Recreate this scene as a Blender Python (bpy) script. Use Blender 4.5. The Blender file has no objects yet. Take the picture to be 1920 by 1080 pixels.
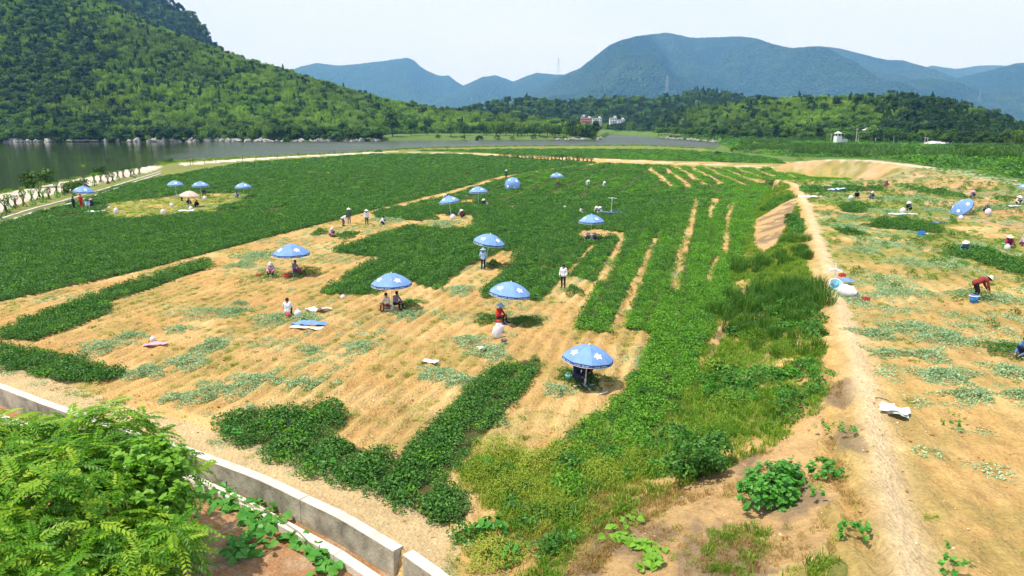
import bpy, bmesh, math, random
import numpy as np
from mathutils import Vector, Matrix, Euler

# ------------------------------------------------------------------ camera, sky, sun, exposure
SC = bpy.context.scene
H = 11.1                                   # lens height above the left field (m)
F = 1371.0                                 # focal length in photo pixels (1920 wide)
PITCH = math.atan((540 - 225) / F)
cam_d = bpy.data.cameras.new('camera'); cam = bpy.data.objects.new('camera', cam_d)
SC.collection.objects.link(cam); SC.camera = cam
cam_d.sensor_width = 36; cam_d.lens = 36 * F / 1920
cam_d.clip_start = 0.3; cam_d.clip_end = 40000
cam.location = (0, 0, H); cam.rotation_euler = (math.pi / 2 - PITCH, 0, 0)

SUN = Vector((-0.40, -0.10, 0.90)).normalized()
w = bpy.data.worlds.new('World'); SC.world = w; w.use_nodes = True
nt = w.node_tree; nt.nodes.clear()
sky = nt.nodes.new('ShaderNodeTexSky'); sky.sky_type = 'NISHITA'; sky.sun_disc = False
sky.sun_elevation = math.asin(SUN.z); sky.sun_rotation = math.atan2(SUN.x, SUN.y)
sky.air_density = 1.0; sky.dust_density = 1.6; sky.ozone_density = 1.0
tc = nt.nodes.new('ShaderNodeTexCoord')
mp = nt.nodes.new('ShaderNodeMapping'); mp.inputs['Scale'].default_value = (1.0, 1.0, 4.0)
nz = nt.nodes.new('ShaderNodeTexNoise'); nz.inputs['Scale'].default_value = 1.6; nz.inputs['Detail'].default_value = 5
nz.inputs['Roughness'].default_value = 0.55
rp = nt.nodes.new('ShaderNodeValToRGB'); rp.color_ramp.elements[0].position = 0.30; rp.color_ramp.elements[1].position = 0.78
rp.color_ramp.elements[0].color = (7.6, 9.2, 13.0, 1); rp.color_ramp.elements[1].color = (9.2, 10.4, 13.2, 1)
mx = nt.nodes.new('ShaderNodeMix'); mx.data_type = 'RGBA'; mx.inputs[0].default_value = 0.88
bg = nt.nodes.new('ShaderNodeBackground'); bg.inputs['Strength'].default_value = 0.088
wo = nt.nodes.new('ShaderNodeOutputWorld')
L = nt.links.new
L(tc.outputs['Generated'], mp.inputs['Vector']); L(mp.outputs['Vector'], nz.inputs['Vector']); L(nz.outputs['Fac'], rp.inputs[0])
L(sky.outputs[0], mx.inputs[6]); L(rp.outputs[0], mx.inputs[7]); L(mx.outputs[2], bg.inputs['Color']); L(bg.outputs[0], wo.inputs[0])

sun_d = bpy.data.lights.new('sun', 'SUN'); sun_d.energy = 5.0; sun_d.angle = math.radians(0.6); sun_d.color = (1.0, 0.955, 0.88)
sun = bpy.data.objects.new('sun', sun_d); SC.collection.objects.link(sun)
sun.rotation_euler = SUN.to_track_quat('Z', 'Y').to_euler()

SC.view_settings.view_transform = 'Standard'; SC.view_settings.look = 'None'
SC.view_settings.exposure = 0.27; SC.view_settings.gamma = 1.0; SC.view_settings.use_curve_mapping = False
SC.render.engine = 'CYCLES'
cy = SC.cycles
cy.max_bounces = 5; cy.diffuse_bounces = 2; cy.glossy_bounces = 2; cy.transmission_bounces = 3; cy.volume_bounces = 0
cy.transparent_max_bounces = 6; cy.caustics_reflective = False; cy.caustics_refractive = False
cy.use_denoising = True; cy.use_adaptive_sampling = True; cy.adaptive_threshold = 0.02
cy.sample_clamp_indirect = 4.0
try: cy.denoiser = 'OPENIMAGEDENOISE'; cy.denoising_prefilter = 'ACCURATE'
except Exception: pass

RNG = np.random.default_rng(7)
rnd = random.Random(11)
COL = SC.collection

# ------------------------------------------------------------------ places in the world
SP, CP = math.sin(PITCH), math.cos(PITCH)
def ray(px, py):
    u = (px - 960) / F; v = (540 - py) / F
    return Vector((u, CP + v * SP, -SP + v * CP))
def G(px, py, z=0.0):
    """world point seen at a photo pixel, on a level plane z"""
    d = ray(px, py); t = (z - H) / d.z
    return (d.x * t, d.y * t)
def GL(pts, z=0.0): return np.array([G(a, b, z) for a, b in pts])
def at(px, dist, py=None):
    """world point at a bearing and forward distance (and height from a pixel row)"""
    d = ray(px, 225 if py is None else py); t = dist / d.y
    return (d.x * t, dist, H + d.z * t)
def smooth(a, b, x):
    t = np.clip((x - a) / (b - a + 1e-12), 0, 1); return t * t * (3 - 2 * t)
def inpoly(X, Y, poly):
    n = len(poly); c = np.zeros(X.shape, bool); j = n - 1
    for i in range(n):
        xi, yi = poly[i]; xj, yj = poly[j]
        if yi != yj:
            c ^= ((yi > Y) != (yj > Y)) & (X < (xj - xi) * (Y - yi) / (yj - yi) + xi)
        j = i
    return c
def pdist(X, Y, line):
    """unsigned distance, signed side (left of travel > 0), arc parameter (vertex units)"""
    best = np.full(X.shape, 1e9); side = np.zeros(X.shape); par = np.zeros(X.shape)
    for i in range(len(line) - 1):
        ax, ay = line[i]; bx, by = line[i + 1]; dx, dy = bx - ax, by - ay; L2 = dx * dx + dy * dy
        t = np.clip(((X - ax) * dx + (Y - ay) * dy) / L2, 0, 1)
        qx = X - ax - t * dx; qy = Y - ay - t * dy; d = np.hypot(qx, qy)
        m = d < best - 1e-9; best = np.where(m, d, best)
        side = np.where(m, np.sign(dx * (Y - ay) - dy * (X - ax)), side); par = np.where(m, i + t, par)
    return best, side, par
_P = np.random.default_rng(3).permutation(256); _P = np.concatenate([_P, _P, _P])
_GR = np.random.default_rng(4).uniform(-1, 1, 256)
def vnoise(x, y):
    xi = np.floor(x).astype(int); yi = np.floor(y).astype(int); fx = x - xi; fy = y - yi
    fx = fx * fx * (3 - 2 * fx); fy = fy * fy * (3 - 2 * fy)
    h = lambda a, b: _GR[_P[(_P[a & 255] + (b & 255))]]
    return (h(xi, yi) * (1 - fx) + h(xi + 1, yi) * fx) * (1 - fy) + (h(xi, yi + 1) * (1 - fx) + h(xi + 1, yi + 1) * fx) * fy
def fbm(x, y, o=4, g=0.5):
    s = 0; a = 1.0; t = 0
    for k in range(o):
        s = s + a * vnoise(x + 17.3 * k, y - 9.1 * k); t += a; a *= g; x = x * 2.03; y = y * 2.03
    return s / t

ROW = math.radians(15.0)                   # the furrows run 15 degrees right of straight ahead
RD = (math.sin(ROW), math.cos(ROW)); RN = (math.cos(ROW), -math.sin(ROW))

WATER = -1.6
# near shore and far shore as distance over bearing
def shore(pts, z):
    q = GL(pts, z); b = np.degrees(np.arctan2(q[:, 0], q[:, 1])); d = np.hypot(q[:, 0], q[:, 1])
    o = np.argsort(b); return b[o], d[o]
NSb, NSd = shore([(-500, 455), (-250, 412), (0, 363), (60, 352), (130, 338), (200, 326), (280, 312), (340, 302), (450, 297), (560, 291), (640, 288), (720, 282), (800, 278), (900, 276), (1000, 274), (1100, 274), (1200, 273), (1260, 276), (1340, 279), (1352, 270), (1360, 262), (1400, 258)], -0.2)
FSb, FSd = shore([(-900, 268), (-500, 268), (0, 267), (300, 266), (550, 266), (700, 265), (800, 264), (1000, 263), (1125, 262), (1135, 258), (1142, 254), (1160, 253), (1200, 256), (1240, 259), (1300, 263), (1345, 267), (1352, 269), (1362, 262)], WATER)

TERR = 1.8                                  # the right-hand field lies on a terrace this much higher
RIDGE = np.array([G(1486, 344, 1.9), G(1500, 362, 1.9), G(1515, 400, 1.9), G(1532, 460, 1.9), G(1552, 520, 1.9), G(1575, 600, 1.9), G(1596, 680, 1.9),
                  G(1614, 760, 1.9), G(1632, 850, 1.9), G(1654, 950, 1.9), G(1690, 1090, 1.9), G(1740, 1300, 1.9)])
TOE = np.array([G(1455, 352), G(1430, 370), G(1414, 430), G(1376, 530), G(1338, 620), G(1300, 720), G(1256, 800), G(1190, 870),
                G(1120, 930), G(1060, 1000), G(1010, 1085), G(960, 1300)])
def xat(line, y):
    o = np.argsort(line[:, 1]); return np.interp(y, line[o, 1], line[o, 0])

# dirt road carried on a bank at the far right
ROADP = [(720, 284, 0), (840, 287, 0), (960, 292, 0), (1200, 302, 0), (1400, 311, 0.1), (1460, 312, 0.5)]
ROAD = [G(a, b, z) for a, b, z in ROADP]
ROADZ = [z + 0.05 for a, b, z in ROADP]
for a, b, z in [(1500, 303, 1.9), (1560, 299, 2.9), (1620, 300, 3.3), (1700, 309, 3.4), (1800, 323, 3.4), (1920, 345, 3.3), (2100, 385, 3.2), (2600, 470, 3.0)]:
    ROAD.append(G(a, b, z)); ROADZ.append(z)
ROAD = np.array(ROAD); ROADZ = np.array(ROADZ)

# concrete ditch wall at the lower left
WALLT = np.array([G(-420, 590), G(-200, 650), G(0, 722), G(172, 785), G(370, 848), G(520, 905), G(650, 968), G(757, 1030)])
WALL2 = np.array([G(775, 1036), G(840, 1082), G(930, 1160)])
CH = -0.70                                  # ditch bottom
def terrain(X, Y):
    X = np.asarray(X, float); Y = np.asarray(Y, float)
    r = np.hypot(X, Y); b = np.degrees(np.arctan2(X, Y))
    z = 0.05 * fbm(X * 0.25, Y * 0.25, 4) * smooth(0, 1, (200 - r) / 150)
    # terrace and its bank
    xr = xat(RIDGE, Y); xt = xat(TOE, Y)
    tz = TERR + 0.06 * fbm(X * 0.3, Y * 0.3 + 50, 4)
    s = (X - xt) / np.maximum(xr - xt, 0.5)
    bank = smooth(0, 1, s); bank = 0.45 * np.clip(s, 0, 1) + 0.55 * bank
    fade = 1 - smooth(112, 150, Y + 0.10 * (X - 40))
    gul = 0.28 * fbm(X * 0.9, Y * 0.35, 4) * np.clip(s, 0, 1) * np.clip((1.15 - s) * 3, 0, 1) * (s > 0)
    lip = 0.20 * np.exp(-((X - xr) / 0.55) ** 2)
    z = z * (1 - bank * (Y > 0)) + (tz * bank + lip * (s > 0.3) + gul) * fade * (Y > 0) * (X > xt - 0.01)
    # road bank
    d, sd, par = pdist(X, Y, ROAD)
    hz = np.interp(par, np.arange(len(ROADZ)), ROADZ)
    on = smooth(0.2, 1.5, hz)
    wdt = 10.0 + 3 * vnoise(X * 0.06, Y * 0.06)
    near = (1 - smooth(1.3, wdt, d + 0.9 * vnoise(X * 0.25, Y * 0.25) * smooth(2, 5, d))); 
    far = 1 - smooth(10, 170, d)
    zr = np.where(sd < 0, z + (hz - z) * near, z + (hz - z) * np.maximum(far, 0.0))
    z = np.where((hz > 0.01), z * (1 - on) + zr * on, z)
    # ditch, wall and the low ground on the viewer's side
    dw, sw, pw = pdist(X, Y, WALLT)
    below = (sw < 0)
    low = np.where(dw < 0.40, CH, np.where(dw < 1.0, CH + 0.0, CH + (0.24) * smooth(1.25, 1.6, dw) + 0.06 * fbm(X * .8, Y * .8, 3) + np.clip((dw - 2.5) * 0.05, 0, .5)))
    step = smooth(0.06, 0.30, dw)
    inseg = (pw < len(WALLT) - 1.0001)
    z = np.where(below & inseg, z * (1 - step) + low * step, z)
    d2, s2, p2 = pdist(X, Y, WALL2)
    inl = (s2 < 0) & ~inseg
    z = np.where(inl, z * (1 - smooth(.06, .3, np.minimum(d2, dw))) + (CH + .05) * smooth(.06, .3, np.minimum(d2, dw)), z)
    # lake
    ns = np.interp(b, NSb, NSd, left=NSd[0], right=9e3); fs = np.interp(b, FSb, FSd, left=FSd[0], right=9e3)
    ns = ns * (1 + 0.006 * vnoise(b * 3, b * 0 + 2))
    wet = smooth(-1.5, 6, r - ns) * (1 - smooth(-2, 7, r - fs)) * (b < 17.2) * (b > -62)
    up = smooth(0, 40, r - fs) * (b < 17.2) * 1.2
    z = z * (1 - wet) + (-4.5) * wet + up * (1 - wet)
    return z
def tz1(x, y): return float(terrain(np.array([x]), np.array([y]))[0])
def onT(px, py, z0=0.0, dmax=1500):
    """world point where the pixel's ray meets the terrain"""
    d = ray(px, py)
    if d.z > -0.004: d = Vector((d.x, d.y, -0.004))
    t0, t1 = (4.5 - H) / d.z, (WATER + .1 - H) / d.z
    ts = np.linspace(t0, min(t1, dmax), 400); X = d.x * ts; Y = d.y * ts; Z = H + d.z * ts
    dz = Z - terrain(X, Y); k = np.argmax(dz <= 0)
    if dz[k] > 0: k = len(ts) - 1
    if k > 0:
        a = dz[k - 1] / (dz[k - 1] - dz[k] + 1e-9); t = ts[k - 1] + a * (ts[k] - ts[k - 1])
    else: t = ts[0]
    return Vector((d.x * t, d.y * t, H + d.z * t))
def TL(pts): return np.array([tuple(onT(a, b))[:2] for a, b in pts])

# ------------------------------------------------------------------ helpers for objects
def prop(o, label=None, cat=None, group=None, kind=None):
    if label: o['label'] = label
    if cat: o['category'] = cat
    if group: o['group'] = group
    if kind: o['kind'] = kind
    return o
def mesh_np(name, V, faces, mats=(), smooth_=False, midx=None):
    """faces: (n,k) int array or list of such arrays"""
    if isinstance(faces, np.ndarray): faces = [faces]
    faces = [f for f in faces if len(f)]
    me = bpy.data.meshes.new(name); V = np.asarray(V, np.float32)
    me.vertices.add(len(V)); me.vertices.foreach_set('co', V.ravel())
    li = np.concatenate([f.ravel() for f in faces]).astype(np.int32)
    cnt = np.concatenate([np.full(len(f), f.shape[1]) for f in faces])
    st = np.concatenate([[0], np.cumsum(cnt)[:-1]]).astype(np.int32)
    me.loops.add(len(li)); me.loops.foreach_set('vertex_index', li)
    me.polygons.add(len(cnt)); me.polygons.foreach_set('loop_start', st); me.polygons.foreach_set('loop_total', cnt.astype(np.int32))
    for m in mats: me.materials.append(m)
    if midx is not None: me.polygons.foreach_set('material_index', np.asarray(midx, np.int32))
    me.polygons.foreach_set('use_smooth', np.full(len(cnt), smooth_))
    me.update(calc_edges=True); me.validate()
    return me
def link(name, me, parent=None, loc=None, rot=None, scale=None, col=None):
    o = bpy.data.objects.new(name, me); (col or COL).objects.link(o)
    if parent: o.parent = parent
    if loc is not None: o.location = loc
    if rot is not None: o.rotation_euler = rot
    if scale is not None: o.scale = scale if hasattr(scale, '__len__') else (scale,) * 3
    return o
def empty(name, loc, rz=0.0, label=None, cat=None, group=None, kind=None):
    o = link(name, None, loc=loc, rot=(0, 0, rz)); o.empty_display_size = 0.2
    return prop(o, label, cat, group, kind)
class MB:
    """collects boxes, tubes, lofts into one mesh"""
    def __init__(s): s.V = []; s.F = {3: [], 4: []}; s.n = 0
    def add(s, V, F):
        V = np.asarray(V, float).reshape(-1, 3)
        for f in F: s.F.setdefault(len(f), []).append([i + s.n for i in f])
        s.V.append(V); s.n += len(V); return s
    def box(s, c, size, rz=0.0, M=None):
        x, y, z = [a / 2 for a in size]
        V = np.array([(-x, -y, -z), (x, -y, -z), (x, y, -z), (-x, y, -z), (-x, -y, z), (x, -y, z), (x, y, z), (-x, y, z)], float)
        if rz: cz, sz = math.cos(rz), math.sin(rz); V = V @ np.array([[cz, sz, 0], [-sz, cz, 0], [0, 0, 1]])
        if M is not None: V = V @ np.array(M)[:3, :3].T
        return s.add(V + np.array(c), [(0, 3, 2, 1), (4, 5, 6, 7), (0, 1, 5, 4), (1, 2, 6, 5), (2, 3, 7, 6), (3, 0, 4, 7)])
    def tube(s, pts, rad, k=8, cap=True):
        pts = [Vector(p) for p in pts]; rad = rad if hasattr(rad, '__len__') else [rad] * len(pts)
        V = []; F = []
        for i, p in enumerate(pts):
            d = (pts[min(i + 1, len(pts) - 1)] - pts[max(i - 1, 0)])
            if d.length < 1e-9: d = Vector((0, 0, 1))
            d.normalize(); a = d.cross(Vector((0, 0, 1)) if abs(d.z) < .9 else Vector((1, 0, 0))).normalized(); b = d.cross(a)
            for j in range(k):
                t = 2 * math.pi * j / k; V.append(p + (a * math.cos(t) + b * math.sin(t)) * rad[i])
        for i in range(len(pts) - 1):
            for j in range(k): F.append((i * k + j, i * k + (j + 1) % k, (i + 1) * k + (j + 1) % k, (i + 1) * k + j))
        n = len(V)
        if cap:
            V.append(pts[0]); V.append(pts[-1])
            for j in range(k):
                F.append((n, (j + 1) % k, j)); F.append((n + 1, n - k + j, n - k + (j + 1) % k))
        return s.add([tuple(v) for v in V], F)
    def lathe(s, prof, k=16, c=(0, 0, 0), wob=0.0, sx=1, sy=1):
        V = []; F = []
        for i, (r, z) in enumerate(prof):
            for j in range(k):
                t = 2 * math.pi * j / k; q = 1 + wob * math.sin(3 * t + 1.7 * i) + wob * math.sin(5 * t - i)
                V.append((c[0] + r * q * sx * math.cos(t), c[1] + r * q * sy * math.sin(t), c[2] + z))
        for i in range(len(prof) - 1):
            for j in range(k): F.append((i * k + j, i * k + (j + 1) % k, (i + 1) * k + (j + 1) % k, (i + 1) * k + j))
        return s.add(V, F)
    def mesh(s, name, mat=None, smooth_=False):
        V = np.concatenate(s.V); fs = [np.array(v) for k, v in s.F.items() if v]
        return mesh_np(name, V, fs, [mat] if mat else [], smooth_)

# ------------------------------------------------------------------ materials
def newmat(name):
    m = bpy.data.materials.new(name); m.use_nodes = True; t = m.node_tree; b = t.nodes['Principled BSDF']; return m, t, b
def N(t, kind, **kw):
    n = t.nodes.new(kind)
    for k, v in kw.items():
        if k in n.inputs: n.inputs[k].default_value = v
        else: setattr(n, k, v)
    return n
def plain(name, col, rough=0.7, noise=0.0, nscale=8.0, bump=0.0, metal=0.0, bscale=None, spec=0.3):
    m, t, b = newmat(name); b.inputs['Roughness'].default_value = rough; b.inputs['Metallic'].default_value = metal
    b.inputs['Specular IOR Level'].default_value = spec
    b.inputs['Base Color'].default_value = (*col, 1)
    if noise or bump:
        c = N(t, 'ShaderNodeTexCoord'); n = N(t, 'ShaderNodeTexNoise', Scale=nscale, Detail=6.0, Roughness=.62)
        t.links.new(c.outputs['Object'], n.inputs['Vector'])
        if noise:
            r = N(t, 'ShaderNodeMapRange'); r.inputs['From Min'].default_value = .3; r.inputs['From Max'].default_value = .7
            r.inputs['To Min'].default_value = 1 - noise; r.inputs['To Max'].default_value = 1 + noise
            mu = N(t, 'ShaderNodeVectorMath', operation='SCALE'); mu.inputs[0].default_value = col
            t.links.new(n.outputs['Fac'], r.inputs['Value']); t.links.new(r.outputs[0], mu.inputs['Scale']); t.links.new(mu.outputs[0], b.inputs['Base Color'])
        if bump:
            n2 = n
            if bscale: n2 = N(t, 'ShaderNodeTexNoise', Scale=bscale, Detail=6.0); t.links.new(c.outputs['Object'], n2.inputs['Vector'])
            bp = N(t, 'ShaderNodeBump', Strength=bump, Distance=.05); t.links.new(n2.outputs['Fac'], bp.inputs['Height']); t.links.new(bp.outputs[0], b.inputs['Normal'])
    return m
def leafmat(name, c0, c1, c2=None, trans=0.25, rough=0.5, obj=0.5, spec=0.2, patch=0):
    """leaf colours vary per leaf (mesh island) and per plant"""
    m, t, b = newmat(name)
    g = N(t, 'ShaderNodeNewGeometry'); oi = N(t, 'ShaderNodeObjectInfo')
    r = N(t, 'ShaderNodeValToRGB'); e = r.color_ramp.elements
    e[0].color = (*c0, 1); e[1].color = (*(c2 or c1), 1); e[0].position = 0.05; e[1].position = .95
    if c2: q = e.new(.5); q.color = (*c1, 1)
    mixf = N(t, 'ShaderNodeMix', data_type='FLOAT'); mixf.inputs[0].default_value = obj
    t.links.new(g.outputs['Random Per Island'], mixf.inputs[2]); t.links.new(oi.outputs['Random'], mixf.inputs[3])
    t.links.new(mixf.outputs[0], r.inputs[0])
    b.inputs['Roughness'].default_value = rough; b.inputs['Specular IOR Level'].default_value = spec
    src = r.outputs[0]
    if patch:                                   # stands of older and younger growth
        pn = N(t, 'ShaderNodeTexNoise', Scale=patch, Detail=4.0, Roughness=.6); t.links.new(g.outputs['Position'], pn.inputs['Vector'])
        pr = N(t, 'ShaderNodeMapRange'); pr.inputs[1].default_value = .35; pr.inputs[2].default_value = .65; pr.inputs[3].default_value = .62; pr.inputs[4].default_value = 1.3; t.links.new(pn.outputs['Fac'], pr.inputs[0])
        ps = N(t, 'ShaderNodeVectorMath', operation='SCALE'); t.links.new(src, ps.inputs[0]); t.links.new(pr.outputs[0], ps.inputs['Scale']); src = ps.outputs[0]
    t.links.new(src, b.inputs['Base Color'])
    tr = N(t, 'ShaderNodeBsdfTranslucent'); sc = N(t, 'ShaderNodeMix', data_type='RGBA', blend_type='MULTIPLY'); sc.inputs[0].default_value = 1
    sc.inputs[7].default_value = (1.5, 1.6, .6, 1)
    t.links.new(src, sc.inputs[6]); t.links.new(sc.outputs[2], tr.inputs['Color'])
    ms = N(t, 'ShaderNodeMixShader'); ms.inputs[0].default_value = trans
    out = [n for n in t.nodes if n.type == 'OUTPUT_MATERIAL'][0]
    t.links.new(b.outputs[0], ms.inputs[1]); t.links.new(tr.outputs[0], ms.inputs[2]); t.links.new(ms.outputs[0], out.inputs[0])
    return m
M = {}
M['peanut'] = leafmat('peanut_leaf', (.020, .085, .010), (.050, .165, .018), (.15, .31, .048), rough=.5, obj=.25, spec=.25)
M['peanut_bright'] = leafmat('peanut_leaf_bright', (.055, .18, .012), (.105, .28, .018), (.20, .39, .04), obj=.3)
M['weed'] = leafmat('weed_blade', (.16, .24, .02), (.28, .35, .035), (.42, .42, .08), obj=.6)
M['grass'] = leafmat('grass_blade', (.075, .18, .012), (.15, .28, .02), (.27, .37, .045), obj=.6)
M['reed'] = leafmat('dark_reed_blade', (.028, .085, .010), (.055, .15, .015), (.11, .23, .03), obj=.4)
M['dry'] = leafmat('dry_grass_blade', (.22, .13, .04), (.34, .21, .07), (.26, .25, .05), obj=.5)
M['pile'] = leafmat('wilted_peanut_leaf', (.11, .22, .08), (.27, .42, .21), (.50, .62, .38), obj=.2, rough=.5, trans=.15)
M['oak'] = leafmat('broad_leaf', (.020, .066, .007), (.068, .160, .014), (.16, .28, .030), obj=.55, trans=.15, patch=.011)
M['bamboo'] = leafmat('bamboo_leaf', (.10, .21, .014), (.20, .34, .03), (.34, .47, .06), obj=.45, trans=.2, patch=.011)
M['dark'] = leafmat('dark_evergreen_leaf', (.012, .042, .009), (.028, .078, .013), (.06, .13, .024), obj=.6, trans=.1)
M['sumac'] = leafmat('pinnate_leaf', (.045, .15, .006), (.12, .29, .010), (.33, .46, .03), obj=.8, trans=.32, rough=.42)
M['heart'] = leafmat('heart_leaf', (.09, .24, .02), (.17, .36, .03), (.28, .46, .06), obj=.3, trans=.35, rough=.38)
M['vine'] = leafmat('vine_leaf', (.04, .19, .02), (.075, .27, .03), (.13, .34, .05), obj=.6, trans=.3, rough=.4)
M['corn'] = leafmat('corn_leaf', (.06, .15, .02), (.10, .21, .03), (.15, .27, .05), obj=.4, trans=.2)
M['cornm'] = leafmat('corn_leaf_dark', (.04, .11, .016), (.08, .18, .03), (.15, .27, .05), obj=.5, trans=.15)
M['bark'] = plain('bark', (.11, .08, .055), .9, .4, 12, .4)
M['stemgreen'] = plain('green_stem', (.16, .16, .05), .8, .3, 10)
# ------------------------------------------------------------------ field layout (plots as world polygons)
PLOT = {}
PLOT['left'] = GL([(-420, 560), (0, 424), (60, 402), (150, 376), (215, 352), (300, 333), (460, 307), (700, 290), (860, 290), (960, 296), (1120, 306), (1040, 316), (940, 331), (880, 350), (650, 408), (500, 450), (250, 512), (0, 566), (-420, 665)])
PLOT['far'] = GL([(775, 283), (860, 284), (960, 290), (1200, 300), (1478, 307), (1440, 296), (1370, 288), (1250, 281), (1050, 280), (900, 281)])
PLOT['centre'] = GL([(598, 547), (612, 553), (690, 553), (770, 528), (820, 543), (873, 503), (940, 470), (980, 473), (900, 547), (905, 556), (1013, 565), (1046, 530), (1073, 517), (1123, 530),
                     (1077, 617), (1143, 626), (1170, 617), (1220, 624), (1236, 630), (1195, 700), (1130, 780), (1046, 850), (1040, 900), (1085, 935), (1130, 905), (1195, 850), (1250, 785), (1292, 720), (1334, 620), (1372, 530),
                     (1408, 430), (1424, 372), (1455, 352), (1600, 347), (1440, 318), (1130, 307), (1050, 317), (945, 333), (882, 352), (760, 388), (700, 400), (707, 409), (753, 411), (790, 416), (815, 401), (885, 404), (893, 428), (837, 432),
                     (773, 425), (707, 442), (640, 464), (628, 474), (717, 484)])
PLOT['headland'] = GL([(412, 812), (418, 790), (470, 772), (575, 772), (600, 752), (655, 785), (648, 802), (618, 818), (690, 850), (745, 862), (860, 745), (935, 688), (1012, 670), (1014, 690), (935, 790), (852, 880), (834, 905),
                       (882, 945), (872, 978), (830, 988), (700, 930), (560, 884), (450, 838)])
PLOT['bank_left'] = GL([(2, 622), (80, 590), (160, 560), (285, 520), (380, 492), (399, 500), (300, 537), (210, 566), (208, 588), (150, 610), (60, 640), (5, 636)])
PLOT['wallside'] = GL([(-200, 612), (0, 647), (100, 666), (231, 697), (224, 708), (130, 722), (0, 690), (-220, 640)])
CLEAR = [GL([(188, 398), (205, 380), (300, 372), (340, 364), (450, 362), (480, 366), (425, 384), (400, 398), (300, 408), (215, 413)]),
         GL([(1083, 446), (1085, 434), (1120, 430), (1176, 437), (1172, 450), (1150, 446)]),
         GL([(896, 387), (900, 383), (972, 386), (968, 390)]), GL([(860, 382), (866, 375), (895, 374), (890, 383)])]
def strip(p, q, wd, z=0):
    a = np.array(G(*p, z)); b = np.array(G(*q, z)); d = (b - a) / np.linalg.norm(b - a); n = np.array([-d[1], d[0]]) * wd / 2
    return np.array([a + n, b + n, b - n, a - n])
GAPS = [strip((1034, 545), (1113, 458), .4), strip((1125, 530), (1172, 446), .8), strip((1156, 622), (1230, 447), .85), strip((1260, 548), (1306, 372), .85), strip((1330, 410), (1341, 372), 1.0),
        strip((1010, 508), (1050, 470), .25), strip((1325, 530), (1350, 480), .5), strip((1355, 480), (1372, 380), .8), strip((1268, 380), (1274, 370), .4), strip((700, 500), (900, 440), .12), strip((880, 500), (1040, 440), .12)]
for k in range(9):                              # the striped far corner: bare furrows between the rows
    GAPS.append(strip((1215 + 27 * k, 313 + .2 * k), (1262 + 33 * k, 352 - 1.2 * k), 1.45))
for a, b in [((0, 581), (650, 411)), ((650, 411), (885, 349)), ((885, 349), (945, 330)), ((520, 319), (700, 329))]:
    GAPS.append(strip(a, b, 1.3 if a[0] < 640 and a[0] != 520 else 1.5))
RT = {}                                         # unharvested strips on the terrace
RT['a'] = TL([(1634, 414), (1700, 412), (1772, 428), (1768, 438), (1700, 432), (1640, 426)])
RT['b'] = TL([(1772, 470), (1830, 468), (1930, 490), (1935, 520), (1880, 508), (1820, 486), (1775, 482)])
RT['c'] = TL([(1577, 386), (1600, 382), (1624, 390), (1618, 400), (1580, 397)])
RT['d'] = TL([(1500, 352), (1560, 348), (1660, 352), (1655, 358), (1560, 360), (1505, 360)])
RT['e'] = TL([(1700, 350), (1800, 362), (1915, 372), (1910, 380), (1800, 370), (1705, 357)])
PATHC = GL([(-260, 440), (-60, 392), (0, 364), (60, 352), (100, 344), (200, 325), (262, 311), (305, 311), (290, 320), (200, 341), (100, 364), (30, 384), (0, 400), (-260, 470)])
PATHC2 = GL([(330, 307), (450, 298), (560, 292), (720, 284), (722, 286), (560, 294.5), (450, 302), (345, 310)])
RROW = np.array(list(TL([(1560, 520), (1590, 640), (1640, 900)])))

RDp = lambda X, Y: X * RN[0] + Y * RN[1]        # coordinate across the rows
def crop_at(X, Y):
    m = np.zeros(X.shape, bool)
    for k in PLOT: m |= inpoly(X, Y, PLOT[k])
    for c in CLEAR + GAPS: m &= ~inpoly(X, Y, c)
    for k in RT: m |= inpoly(X, Y, RT[k])
    return m
def slope_at(X, Y):
    xr = xat(RIDGE, Y); xt = xat(TOE, Y); s = (X - xt) / np.maximum(xr - xt, .5)
    return s, (Y > 8) & (Y < 118)
SANDY = [GL([(1414, 398), (1450, 388), (1497, 384), (1482, 430), (1458, 462), (1432, 470), (1412, 440)], .8),
         GL([(1340, 620), (1385, 545), (1410, 525), (1400, 560), (1345, 655), (1310, 700)], .2),
         GL([(1030, 1095), (1080, 985), (1200, 920), (1330, 885), (1420, 870), (1520, 820), (1560, 760), (1625, 760), (1665, 950), (1720, 1110), (1000, 1140)], .8)]
def sandy_at(X, Y):
    m = np.zeros(X.shape, bool)
    for p in SANDY: m |= inpoly(X, Y, p)
    return m

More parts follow.
